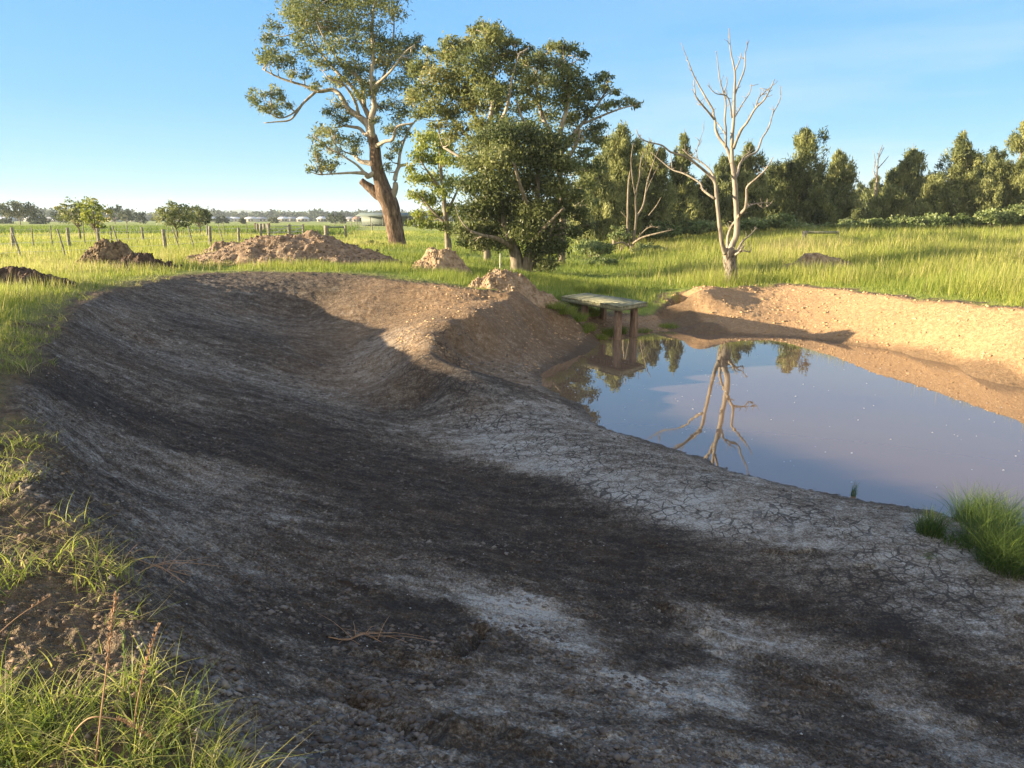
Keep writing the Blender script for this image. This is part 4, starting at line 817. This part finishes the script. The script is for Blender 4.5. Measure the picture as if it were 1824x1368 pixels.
def gnd(px, py):
    """where a foot seen at this pixel stands on the field"""
    d = ray(px, py); z = 0.0
    for _ in range(6):
        t = (z-CAMZ)/min(d[2], -.004); x, y = d[0]*t, d[1]*t
        z = float(Hbase(x, y)[0][0]) if y < 110 else 0.0
    return np.array([x, y, z])
fence('wire_fence', 'near wire fence with grey posts and pale leaning pickets crossing the left field', [(-60,470),(41,464),(119,461),(217,453),(296,449),(375,440),(426,435),(465,430),(500,426)], [(-40,468),(296,449),(375,440),(426,435),(465,430)], [(41,464),(119,461),(217,453),(322,446),(347,443),(400,437)], lean=.3)
fence('wire_fence', 'farther wire fence with thin dark droppers before the crop, left field', [(-50,447),(24,444),(94,441),(124,440),(177,438),(256,431),(339,426),(370,422),(420,418),(470,416)], [(24,444),(124,440),(177,438),(256,431),(370,422)], [(60,443),(94,441),(152,439),(200,436),(230,433),(300,428),(339,426),(400,420),(440,417)])
fence('wire_fence', 'distant fence line of small posts between the crop end and the big gum', [(590,411),(630,411),(660,412),(720,413)], [(627,411),(663,412)], [(596,411),(606,411),(616,411),(640,412),(650,412),(675,412)])
fence('picket_row', 'faint far row of thin stakes above the grey gatepost', [(585,407),(640,407),(690,407)], [], [(590,407),(598,407),(606,407),(614,407),(622,407),(632,407),(643,407),(655,407),(667,407)], wires=(.9,))
# gates and rails
def rail_gate(label, a, b, h, posts=True):
    A_ = gnd(*a); B_ = at(b[0], b[1], A_[1]+1); B_[2] = A_[2]; root = empty('farm_gate', A_, label, 'gate'); 
    def pt(f, z): return A_*(1-f)+B_*f+np.array([0, 0, z])
    for z in h:
        mb = MB(); tube(mb, [pt(0, z), pt(.5, z), pt(1, z)], [.035]*3, 6, 1); mb.build('rail', M['steel'], root, off=A_)
    mb = MB(); tube(mb, [pt(0, h[0]), pt(.5, (h[0]+h[-1])/2), pt(1, h[-1])], [.03]*3, 5, 1); tube(mb, [pt(0, h[0]), pt(0, h[-1])], [.035]*2, 5, 1); tube(mb, [pt(1, h[0]), pt(1, h[-1])], [.035]*2, 5, 1); mb.build('brace', M['steel'], root, off=A_)
    for f in (-.04, 1.04):
        mb = MB(); tube(mb, [pt(f, -.2), pt(f, .6), pt(f, 1.3)], [.1]*3, 8, 1, .1); mb.build('post', M['fpost'], root, off=A_)
rail_gate('pale steel farm gate, left of the two gates by the big dirt pile', (481,426), (514,423), (.3, .6, .9, 1.15))
rail_gate('steel farm gate half hidden behind the crest of the big dirt pile', (518,424), (540,424), (.3, .6, .9, 1.15))
def rail(name, label, a, b, hp, hr, rp_, rr_, m1, m2):
    A_ = gnd(*a); B_ = at(b[0], b[1], A_[1]); B_[2] = A_[2]; root = empty(name, A_, label, 'fence rail')
    for p_ in (A_, B_):
        mb = MB(); tube(mb, [p_+np.array([0, 0, -.2]), p_+np.array([0, 0, hp*.5]), p_+np.array([0, 0, hp])], [rp_*1.05, rp_, rp_], 10, 2, .06); mb.build('post', m1, root, off=A_)
        rp_ *= .5
    mb = MB(); tube(mb, [A_+np.array([0, 0, hr]), (A_+B_)/2+np.array([0, 0, hr-.01]), B_+np.array([0, 0, hr])], [rr_]*3, 8, 1, .05); mb.build('rail', m2, root, off=A_)
rail('strainer_post', 'thick grey gatepost with a dark horizontal rail behind the big dirt pile', (582,424), (616,421), 1.2, 1.05, .24, .07, M['fpost'], M['roof_n'])
rail('strainer_post', 'low pale wooden rail on short posts in the right field', (1433,424), (1492,422), .95, .85, .16, .09, M['fpost'], M['plank'])
# wooden box by the fence, a lone stake
g = gnd(468, 417); root = empty('stock_crate', g, 'small grey slatted crate by the fence above the big dirt pile', 'crate')
for k in range(4):
    mb = MB(); box(mb, (-.6+.4*k, 0, .6), (.32, .06, 1.2)); mb.build('slat', M['fpost'], root, smooth=False)
for k in (-.8, .8): mb = MB(); box(mb, (k, .05, .6), (.16, .16, 1.35)); mb.build('post', M['bark_brown'], root, smooth=False)
g = gnd(891, 481); mb = MB(); tube(mb, [(0, 0, -.2), (0, 0, .35), (.01, 0, .75)], [.03, .028, .025], 8, 2, .1); o_ = mb.build('stake', M['steel']); o_.location = g
tag(o_, 'short pale stake standing in the grass left of the dense tree', 'stake')

# ------------------------------------------------------------------ dirt piles
def pile(name, label, cpx, cpy, W_, D_, H_, stops, seed, bumps=(), clods=300, cs=.08, rz=0, rough=1.0, group='heaps of excavated dirt', pos=None):
    c = gnd(cpx, cpy) if pos is None else np.array([*pos, Hbase(*pos)[0][0]]); mmat = mat_noise(name+'_soil', stops, 5, .95, 1.0, 16, bdist=.06)
    n = 150; xs2 = np.linspace(-1.15, 1.15, n); gx_, gy_ = np.meshgrid(xs2, xs2)
    r2 = np.hypot(gx_, gy_)+.16*fbm(gx_*2.2+seed, gy_*2.2, 3, seed)
    base_ = np.clip(1-r2, 0, None); hgt_ = H_*np.minimum(1, base_*1.35)**1.05*(1-.12*np.exp(-(r2/.12)**2))
    for bx, by, br, bh in bumps: hgt_ = np.maximum(hgt_, bh*np.clip(1-np.hypot((gx_-bx), (gy_-by)*1.0)/br+.12*fbm(gx_*4, gy_*4, 3, seed+4), 0, 1)**.95)
    X_ = gx_*W_/2; Y_ = gy_*D_/2
    m_ = sstep(0, .15, hgt_)
    rg = .05*rough
    hgt_ = hgt_+m_*(fbm(X_*2.2, Y_*2.2, 4, seed+1)*rg*3.2+np.abs(fbm(X_*6, Y_*6, 4, seed+2))*rg*3.2+fbm(X_*20, Y_*20, 2, seed+3)*rg)
    cr_, sr_ = math.cos(rz), math.sin(rz)
    wx_ = c[0]+X_*cr_-Y_*sr_; wy_ = c[1]+X_*sr_+Y_*cr_
    gz = Hbase(wx_.ravel(), wy_.ravel())[0].reshape(X_.shape)
    z = gz+hgt_-.12*(1-m_)-.05-.25*sstep(.95, 1.12, np.maximum(abs(gx_), abs(gy_)))
    v = np.column_stack([wx_.ravel(), wy_.ravel(), z.ravel()])-c
    i2 = np.arange(n-1)[:, None]*n; j_ = np.arange(n-1)[None, :]
    root = empty(name, c, label, 'dirt pile', group)
    link('mound', mesh_np('mound', v, np.stack([i2+j_, i2+j_+1, i2+n+j_+1, i2+n+j_], -1).reshape(-1, 4), mmat), root)
    mb = MB(); ok = np.where(hgt_.ravel() > .02)[0]
    ico = np.array([[1,0,0],[-1,0,0],[0,1,0],[0,-1,0],[0,0,1],[0,0,-1]], float); fi = [[0,2,4],[2,1,4],[1,3,4],[3,0,4],[2,0,5],[1,2,5],[3,1,5],[0,3,5]]
    for k in rng.choice(ok, clods):
        s_ = cs*rng.uniform(.3, 1.3)*(2.2 if rng.uniform() < .04 else 1)
        p_ = v[k]+rng.normal(0, .02, 3); mb.add(p_+ico*s_*rng.uniform(.6, 1.2, (6, 1))*np.array([1, 1, .75])+rng.normal(0, s_*.15, (6, 3)), t=fi)
    cl = mb.build('clod', mmat, root, smooth=False); cl['kind'] = 'stuff'
    return root, c
BR = [(.3, (.11, .072, .045)), (.5, (.25, .175, .112)), (.68, (.38, .28, .19))]
DK = [(.3, (.022, .016, .013)), (.5, (.085, .055, .038)), (.68, (.19, .13, .085))]
OR = [(.3, (.14, .09, .05)), (.5, (.34, .24, .145)), (.68, (.48, .36, .24))]
PILES = []
def addpile(*a, **k): r_ = pile(*a, **k); PILES.append((r_[1], a[4], a[5], k.get('rz', 0))); return r_
addpile('dirt_pile', 'largest reddish-brown dirt pile with a long right flank behind the rim', 530, 468, 9.0, 5.0, 1.0, BR, 3, bumps=[(.12, .0, .55, 1.3), (-.4, .1, .5, .9), (.62, -.12, .42, .55)], clods=1800, cs=.05)
addpile('dirt_pile', 'low reddish mound touching the left end of the largest pile', 410, 458, 3.4, 2.6, .62, BR, 9, clods=200, cs=.04)
addpile('clod_heap', 'dark heap of torn sods and roots left of the largest pile', 198, 476, 2.7, 2.0, .78, [(.3, (.045, .032, .02)), (.5, (.17, .12, .07)), (.68, (.33, .25, .15))], 14, bumps=[(-.05, 0, .75, .85)], clods=520, cs=.055, rough=1.5)
addpile('clod_heap', 'low trailing dark sods on the right side of the torn heap', 256, 480, 2.9, 1.5, .42, DK, 19, clods=260, cs=.05, rough=1.4)
addpile('dirt_pile', 'flat black dirt heap cut by the left edge of the photo', 5, 508, 4.2, 2.0, .36, DK, 23, clods=260, cs=.04)
addpile('dirt_pile', 'pale brown cone of dirt below the slim yellow-green tree', 786, 484, 2.4, 2.0, .80, OR, 31, clods=300, cs=.045)
addpile('dirt_pile', 'pale dirt cone on the end of the ridge in front of the dense tree', 903, 515, 2.5, 1.8, .56, OR, 37, pos=(-.12, 21.3), bumps=[(0, .05, .7, .68), (-.6, -.1, .4, .25)], clods=700, cs=.035)
addpile('dirt_pile', 'low sandy mound on the far bank right of the bleached dead tree', 1450, 502, 3.6, 2.4, .66, OR, 43, clods=220, cs=.04)
addpile('dirt_ridge', 'low crumbly ridge of dirt at the foot of the pale cone', 955, 526, 2.2, .9, .2, OR, 47, pos=(.7, 21.4), clods=220, cs=.03)

# ------------------------------------------------------------------ jetty
K1 = at(1107, 552, 21.9); K2 = at(1153, 543, 23.0); K4 = at(1000, 533, 24.6); DZ = WZ+1.02
for k in (K1, K2, K4): k[2] = DZ
K1, K2, K4 = [PZ(a, b, DZ-.09) for a, b in ((1107,551),(1153,543),(1000,533))]
ux = K2-K1; uy = K4-K1; uz = np.array([0, 0, 1.])
base = np.array([*(K1+ux*.5+uy*.5)[:2], H1(*(K1+ux*.5+uy*.5)[:2])])
root = empty('jetty', base, 'small weathered timber jetty on four posts at the pond edge', 'jetty')
def slab(f0, f1, g0, g1, z0, z1, m_, nm='plank', skew=0):
    c_ = [K1+ux*f+uy*g for f, g in ((f0, g0), (f1, g0), (f1, g1), (f0, g1))]
    v = [(*p[:2], DZ+z0) for p in c_]+[(*p[:2], DZ+z1) for p in c_]
    v = np.array(v)-base+rng.normal(0, .004, (8, 3)); mb = MB(); mb.add(v, [[0,3,2,1],[4,5,6,7],[0,1,5,4],[1,2,6,5],[2,3,7,6],[3,0,4,7]]); return mb.build(nm, m_, root, smooth=False)
npl = 17
for k in range(npl):
    a = k/npl; b_ = (k+.86)/npl; slab(-.02+rng.normal(0, .012), 1.02+rng.normal(0, .012), a, b_, -.035, rng.normal(0, .006), M['plank'])
slab(-.005, .06, 0, 1, -.15, -.04, M['plank'], 'edge_beam'); slab(.94, 1.005, 0, 1, -.15, -.04, M['plank'], 'edge_beam'); slab(.07, .93, 0.0, .05, -.14, -.04, M['plank'], 'edge_beam')
slab(.47, .53, .06, 1, -.19, -.04, M['post'], 'joist')
for f, g in ((.17, .12), (.80, .12), (.17, .66), (.80, .62)):
    p = K1+ux*f+uy*g; gz = min(H1(p[0], p[1]), WZ+.1)-.3; mb = MB()
    tube(mb, [np.array([p[0], p[1], gz])-base, np.array([p[0]+.01, p[1], (gz+DZ)/2])-base, np.array([p[0], p[1], DZ-.2])-base], [.125, .115, .11], 14, 4, .12, seed=int(f*10)); mb.build('post', M['post'], root)

# ------------------------------------------------------------------ grass
def blades(x, y, z, h, w, lean, tint, segs=1, head=None):
    """tapered blades; segs 1 = triangle, more = curved ribbon"""
    n = len(x); a = rng.uniform(0, 2*math.pi, n); bx, by = np.cos(a), np.sin(a)           # width direction
    la = rng.uniform(0, 2*math.pi, n); lx = np.cos(la)*lean*h+.08*h*TR.x; ly = np.sin(la)*lean*h
    P = np.column_stack([x, y, z]); B = np.column_stack([bx, by, np.zeros(n)])
    mb = MB()
    if segs == 1:
        v = np.stack([P-B*w[:, None]*.5, P+B*w[:, None]*.5, P+np.column_stack([lx, ly, h*np.sqrt(np.maximum(.1, 1-lean**2*.5))])], 1).reshape(-1, 3)
        mb.add(v, t=np.arange(3*n).reshape(-1, 3), tint=np.clip(tint, 0, 1)); return mb
    rows_ = []
    for s in range(segs+1):
        f = s/segs; ww = w*(1-f)**.6*.5*(1 if f < 1 else 0); k = f**1.9
        cen_ = P+np.column_stack([lx*k*1.5, ly*k*1.5, h*(f-.35*lean*k*f)])
        rows_.append(cen_-B*ww[:, None]); rows_.append(cen_+B*ww[:, None])
    v = np.stack(rows_, 1); m_ = 2*(segs+1); idx = np.arange(n)[:, None]*m_
    q = np.concatenate([idx+np.array([2*s, 2*s+1, 2*s+3, 2*s+2]) for s in range(segs)])
    mb.add(v.reshape(-1, 3), q, tint=np.tile(np.clip(tint, 0, 1), segs)); return mb
def pilemask(x, y):
    k = np.ones(x.shape, bool)
    for c, w_, d_, rz_ in PILES: k &= (((x-c[0])/(w_*.43))**2+((y-c[1])/(d_*.43))**2) > 1
    return k
def sample(n, a0, a1, r0, r1, pw=0):
    a = np.radians(rng.uniform(a0, a1, n)); r = np.exp(rng.uniform(math.log(r0), math.log(r1), n)) if pw == 0 else 1/rng.uniform(1/r1, 1/r0, n)
    return r*np.sin(a), r*np.cos(a), r
def zone(x, y):
    """0 left paddock, 1 lush centre, 2 tall right field"""
    r = sstep(2.5, 6.5, x-(y-25)*.12); c_ = sstep(-9, -4, x+(y-25)*.08)
    return c_*(1-r), r
mbs = []
x, y, r = sample(540000, -37, 37, 9, 115)
keep = (Hbase(x, y)[1] > .0) & pilemask(x, y); x, y, r = x[keep], y[keep], r[keep]
zb_, sdd = Hbase(x, y); g = grassmask(x, y, sdd); keep = rng.uniform(size=len(x)) < g*.97+.03; x, y, r, zb_, sdd = [q_[keep] for q_ in (x, y, r, zb_, sdd)]
zb_ = zb_+lumps(x, y, sdd)*(r < 80)
c_, rt = zone(x, y)
n1 = fbm(x*.5, y*.5, 3, 200); n2 = fbm(x*.12, y*.12, 3, 203)
edge = sstep(.1, 1.8, sdd)
hh = (.25+.24*rt-.06*c_)*(.55+.9*rng.uniform(size=len(x)))*(1+1.1*n1+.6*n2)*(.22+.78*edge)
hh = np.clip(hh, .04, .95)
tt = .55-.10*c_+.09*rt+.35*n2+.22*n1+rng.normal(0, .13, len(x))+(1-c_)*(1-rt)*.08
ww = np.maximum(.005, r*.00072)*rng.uniform(.6, 1.3, len(x))
mb = blades(x, y, zb_-.03, hh, ww, rng.uniform(.1, .5, len(x)), tt)
tag(mb.build('field_grass', M['grass'], smooth=False), 'green and yellow grass covering the fields round the excavated dam', 'grass', kind='stuff')
# seed heads over the right field and the left paddock
x, y, r = sample(60000, -37, 37, 12, 100)
zb_, sdd = Hbase(x, y); c_, rt = zone(x, y); keep = (sdd > 1.0) & pilemask(x, y) & (rng.uniform(size=len(x)) < (.65*rt+.4*(1-c_)*(1-rt)+.04)*(.5+1.2*fbm(x*.6, y*.6, 3, 300))); x, y, r, zb_, rt = [q_[keep] for q_ in (x, y, r, zb_, rt)]
mb = blades(x, y, zb_-.02, (.40+.30*rt)*rng.uniform(.7, 1.25, len(x)), np.maximum(.004, r*.0006), rng.uniform(.05, .3, len(x)), rng.normal(.88, .08, len(x)))
tag(mb.build('seeding_grass', M['grass'], smooth=False), 'pale seed stalks standing above the field grass', 'grass', kind='stuff')
# tufts along the near left rim
def tuftfield(n, a0, a1, r0, r1, per, hs, name, label, thr, wd=.006, sdmin=.02, lean=(.4, 1.1)):
    x, y, r = sample(n, a0, a1, r0, r1); sdd = Hbase(x, y)[1]; nn = fbm(x*1.6, y*1.6, 3, 500)
    keep = (sdd > sdmin) & (sdd < 6) & (nn+.12*rng.normal(size=len(x)) > thr-.08*np.minimum(sdd, 2)); x, y = x[keep], y[keep]
    k = rng.integers(per//2, per, len(x)); X_ = np.repeat(x, k); Y_ = np.repeat(y, k); ts = np.repeat(rng.normal(.6, .16, len(x)), k); hs_ = np.repeat(rng.uniform(.5, 1.3, len(x)), k)
    X_ = X_+rng.normal(0, .05, len(X_)); Y_ = Y_+rng.normal(0, .05, len(X_))
    z_ = Hf(X_, Y_)
    mb = blades(X_, Y_, z_-.01, hs*hs_*rng.uniform(.35, 1.2, len(X_)), np.full(len(X_), wd)*rng.uniform(.6, 1.5, len(X_)), rng.uniform(*lean, len(X_)), ts+rng.normal(0, .14, len(X_)), segs=4)
    tag(mb.build(name, M['grass'], smooth=False), label, 'grass', kind='stuff')
tuftfield(2600, -60, -14, 1.7, 13, 24, .13, 'rim_grass', 'sunlit grass tufts along the near left rim of the excavation', .015, .005)
tuftfield(1500, -60, -24, 9, 30, 16, .22, 'rim_grass', 'thin grass edging the far left rim of the excavation', -.1, .009)
tuftfield(170, -60, -14, 1.5, 3.2, 26, .20, 'verge_grass', 'lush nearby grass blades at the bottom left corner', .0, .005)
# flattened dry straw on the rim
x, y, r = sample(16000, -60, -10, 1.6, 16); sdd = Hbase(x, y)[1]; nn = fbm(x*2.2, y*2.2, 3, 600); keep = (sdd > -.12) & (sdd < 3.5) & (nn > .02); x, y = x[keep], y[keep]
mb = blades(x, y, Hf(x, y)+.004, np.full(len(x), .09)*rng.uniform(.4, 1.6, len(x)), np.full(len(x), .003), rng.uniform(1.0, 1.35, len(x)), rng.normal(.9, .1, len(x)))
tag(mb.build('dry_straw', M['grass'], smooth=False), 'flattened dry straw scattered on the bare rim soil', 'straw', kind='stuff')

def tussock(label, px, py, z, rad, h, n, tint, name='grass_tussock', w=.006, lean=(.2, 1.0), group='grass clumps at the pond'):
    p = hit(px, py); a = rng.uniform(0, 6.28, n); q_ = rng.uniform(size=n)**.5*rad
    mb = blades(np.cos(a)*q_, np.sin(a)*q_, np.full(n, -.02), h*rng.uniform(.45, 1.15, n), w*rng.uniform(.6, 1.4, n), rng.uniform(*lean, n)*(.35+.65*q_/rad), tint+rng.normal(0, .13, n), segs=5)
    o_ = mb.build(name, M['grass'], smooth=False); o_.location = p; tag(o_, label, 'grass clump', group); return o_
tussock('large arching tussock at the right edge of the photo, tips in sunlight', 1795, 985, -1.6, .42, .54, 1300, .08, w=.006, lean=(.15, 1.35))
tussock('tussock spilling over the clay just below the large arching one', 1800, 1012, -1.62, .30, .40, 1400, .17, w=.004, lean=(.5, 1.2))
tussock('tussock behind, overhanging the water near the right edge', 1750, 940, -1.62, .30, .48, 1300, .2, w=.004)
tussock('small dark upright tussock left of the large one', 1655, 952, -1.6, .13, .32, 320, .18, lean=(.1, .6))
tussock('tiny single reed tuft on the near shoreline', 1519, 888, -1.6, .035, .24, 46, .22, lean=(.05, .35))
tussock('short grass wisp between the two right tussocks', 1700, 968, -1.62, .16, .16, 160, .25, lean=(.5, 1.1))
tussock('small flat weed on the pale clay below the right tussocks', 1655, 993, -1.62, .08, .06, 90, .3, lean=(.6, 1.2))
for px, py, rd, hh_, n_, lb in [(1085,598,.26,.26,420,'leafy clump at the foot of the front left jetty post'),(1104,594,.22,.24,350,'leafy clump between the two front jetty posts'),(1042,592,.12,.16,160,'small weed tuft on the mud left of the jetty'),(1048,562,.35,.30,520,'bright grass under the left side of the jetty'),(1025,548,.34,.28,520,'sunlit grass on the slope left of the jetty'),(1000,535,.34,.22,420,'grass hiding the shore end of the jetty deck'),(1190,583,.34,.16,380,'low dark grass on the spit right of the jetty'),(1145,590,.3,.12,260,'short turf on the spit behind the right jetty post'),(1040,520,.4,.34,520,'dark grass behind the jetty deck'),(1075,521,.36,.30,420,'grass behind the middle of the jetty deck')]:
    tussock(lb, px, py, -1.4, rd, hh_*1.15, n_, .5, w=.012)
for px, py, rd, hh_, n_, lb in [(988,548,.32,.22,520,'sunlit grass patch at the top of the mud slope left of the jetty'),(1006,558,.34,.26,620,'sunlit grass patch halfway up the mud slope left of the jetty'),(1026,572,.32,.28,620,'grass patch on the mud slope beside the rear left jetty post'),(1044,588,.28,.26,520,'grass patch at the water edge just left of the front left jetty post'),(1070,604,.22,.2,300,'low weeds overhanging the water below the front left jetty post')]:
    tussock(lb, px, py, -1.4, rd, hh_, n_, .56, w=.012)
# tall stalks at the bottom left corner
def stalk(label, pts, r0, mat_, head=None, name='grass_stalk'):
    P = np.array([at(a, b, Y_) for a, b, Y_ in pts]); base_ = P[0].copy(); mb = MB(); tube(mb, P-base_, np.linspace(r0, r0*.45, len(P)), 5, 4)
    if head:
        Q = crom(P-base_, 6); L0 = int(len(Q)*(1-head))
        for k in range(L0, len(Q)):
            for _ in range(7):
                d = rng.normal(size=3)*.4; d[2] += 1.2; d /= np.linalg.norm(d); c0 = Q[k]+rng.normal(0, r0*.9, 3); tube(mb, [c0, c0+d*.006, c0+d*.012], [r0*.25, r0*.5, r0*.15], 4, 1)
    o_ = mb.build(name, mat_); o_.location = base_; tag(o_, label, 'stalk', 'tall stalks in the bottom left corner')
stalk('tallest rust-brown dry stalk in the bottom left corner', [(166,1400,1.95),(178,1290,1.97),(190,1190,2.0),(199,1110,2.0),(207,1062,2.0)], .0032, M['straw'], .5)
stalk('second rust-brown stalk, leaning right of the tallest one', [(236,1330,2.1),(243,1260,2.12),(262,1175,2.13),(283,1115,2.13)], .0028, M['straw'], .5)
stalk('green stalk with a pale seed head between the two rust-brown ones', [(244,1345,2.1),(233,1250,2.1),(222,1180,2.1),(220,1128,2.1)], .0022, M['gstalk'], .3)
stalk('dry stalk arching over like a hoop in the bottom left corner', [(118,1390,2.0),(122,1325,2.0),(150,1285,2.0),(180,1277,2.0),(225,1287,2.02),(262,1310,2.04),(300,1345,2.05)], .0030, M['straw'], .4)
stalk('thin straw crossing the left edge at a slant', [(-20,1145,2.6),(30,1100,2.65),(88,1062,2.7)], .0025, M['straw'], .3)
stalk('forked green stem right of the rust-brown stalks', [(325,1390,2.2),(335,1310,2.2),(345,1265,2.2),(352,1235,2.2)], .0020, M['gstalk'], .2)
stalk('thin yellow stem reaching right along the bottom edge', [(395,1372,2.1),(440,1352,2.15),(490,1340,2.2),(560,1352,2.25)], .0016, M['gstalk'])
# dead runners on the slope
for pts, lb in [([(180,1000),(230,1005),(280,1018),(340,1030)], 'long dry grass runner lying down the slope by the rim'), ([(190,1020),(240,1025),(275,1015),(300,1030),(330,1050)], 'second dry runner crossing below the long one'), ([(585,1140),(620,1150),(650,1135),(680,1150)], 'sparse dry weed above the small washout')]:
    P = np.array([hit(a, b)+np.array([0, 0, .012]) for a, b in pts]); b0 = P[0].copy(); mb = MB(); tube(mb, P-b0, [.003]*len(P), 4, 5)
    for k in range(14):
        i0 = rng.integers(0, len(P)-1); s_ = P[i0]+(P[i0+1]-P[i0])*rng.uniform()-b0; e = s_+rng.normal(size=3)*np.array([.14, .14, .02])+np.array([0, 0, .02]); tube(mb, [s_, (s_+e)/2+np.array([0, 0, .02]), e], [.0018, .0015, .001], 3, 2)
    o_ = mb.build('dry_runner', M['straw']); o_.location = b0; tag(o_, lb, 'dry grass', 'dry runners on the slope')

# crop
x = rng.uniform(-130, -14, 60000); y = rng.uniform(84, 170, 60000); keep = (x/y > -.75) & (x < -18-(y-84)*.18) ; x, y = x[keep], y[keep]
mb = blades(x, y, np.full(len(x), -.05), rng.uniform(.6, 1.0, len(x))*(1-.25*(y > 120)), np.full(len(x), .16), rng.uniform(.3, .9, len(x)), rng.normal(.34, .12, len(x)))
tag(mb.build('crop', M['grass'], smooth=False), 'dense bright green crop strip across the far left field', 'crop', kind='stuff')

# stones, clods and shell bits on the bare soil
ico = np.array([[1,0,0],[-1,0,0],[0,1,0],[0,-1,0],[0,0,1],[0,0,-1]], float); fi = np.array([[0,2,4],[2,1,4],[1,3,4],[3,0,4],[2,0,5],[1,2,5],[3,1,5],[0,3,5]])
def pebbles(name, label, n, mat_, smin, smax, a0, a1, r0, r1, cond, cat='stones'):
    x, y, r = sample(n, a0, a1, r0, r1); sdd = Hbase(x, y)[1]; wd = sdist(x, y, POND); keep = cond(x, y, sdd) & (wd > .12); x, y = x[keep], y[keep]; z = Hf(x, y); k = len(x)
    s_ = smin+(smax-smin)*rng.uniform(size=k)**3; s_ = s_*np.maximum(1, np.hypot(x, y)/9)
    v = np.column_stack([x, y, z])[:, None, :]+ico[None]*(s_[:, None]*rng.uniform(.6, 1.2, (k, 6)))[..., None]*np.array([1.1, .9, .6])+rng.normal(size=(k, 6, 3))*(s_*.15)[:, None, None]
    t_ = (np.arange(k)[:, None, None]*6+fi[None]).reshape(-1, 3); mb = MB(); mb.add(v.reshape(-1, 3), t=t_)
    tag(mb.build(name, mat_, smooth=False), label, cat, kind='stuff')
M['clod'] = mat_noise('soil_clods', [(.3, (.05, .042, .036)), (.5, (.12, .10, .085)), (.7, (.26, .235, .205))], 3, .95, .5, 30)
M['oclod2'] = mat_noise('rim_soil_clods', [(.3, (.10, .07, .045)), (.5, (.24, .165, .11)), (.7, (.36, .27, .19))], 3, .95, .5, 30)
M['oclod'] = mat_noise('clay_clods', [(.3, (.24, .15, .08)), (.5, (.42, .28, .15)), (.7, (.56, .42, .27))], 3, .95, .5, 30)
pebbles('soil_clods', 'small crumbs and clods on the excavated slope', 46000, M['clod'], .004, .032, -42, 38, 2, 17, lambda x, y, s: (s < .05) & (fbm(x*1.7, y*1.7, 3, 700) > -.02) & (BENCH(x, y) < .6))
pebbles('white_shells', 'white shell and quartz flecks on the dark soil', 700, M['stone'], .004, .011, -42, 38, 2, 20, lambda x, y, s: (s < .1))
pebbles('rim_clods', 'crumbled brown soil along the bare left rim', 9000, M['oclod2'], .004, .02, -60, -8, 1.5, 12, lambda x, y, s: (s > -.15) & (s < 2.5))
pebbles('clay_clods', 'crumbled clay lumps on the far bank and the ridge', 15000, M['oclod'], .006, .026, -14, 38, 13, 30, lambda x, y, s: (s < .3) & ((x > 3) | ((y > 15) & (x > -2.6) & (fbm(x*2, y*2, 3, 710) > 0))))
# specks floating on the pond
x, y = rng.uniform(1, 11, 170), rng.uniform(8.5, 20, 170); keep = sdist(x, y, POND) < -.3; x, y = x[keep], y[keep]; mb = MB()
for a, b in zip(x, y): s_ = rng.uniform(.006, .02); mb.add(np.array([a, b, WZ+.004])+np.array([[-1, -.5, 0], [1, -.3, 0], [.6, .6, .4], [-.7, .5, 0]])*s_, [[0, 1, 2, 3]])
tag(mb.build('floating_specks', M['stone'], smooth=False), 'white feathers and flecks floating on the pond', 'flecks', kind='stuff')

# ------------------------------------------------------------------ the air
mb = MB(); box(mb, (0, 2200, 31), (9400, 5400, 90)); hz = mb.build('haze', None, smooth=False)
hz.data.materials.clear()
m, t, o = nt('morning_haze'); pv = N(t, 'ShaderNodeVolumePrincipled'); pv.inputs['Density'].default_value = .0002; pv.inputs['Color'].default_value = (.80, .90, 1, 1); pv.inputs['Anisotropy'].default_value = 0
t.links.new(pv.outputs[0], o.inputs['Volume']); hz.data.materials.append(m); tag(hz, kind='stuff', label='thin pale morning haze over the whole valley', cat='haze')
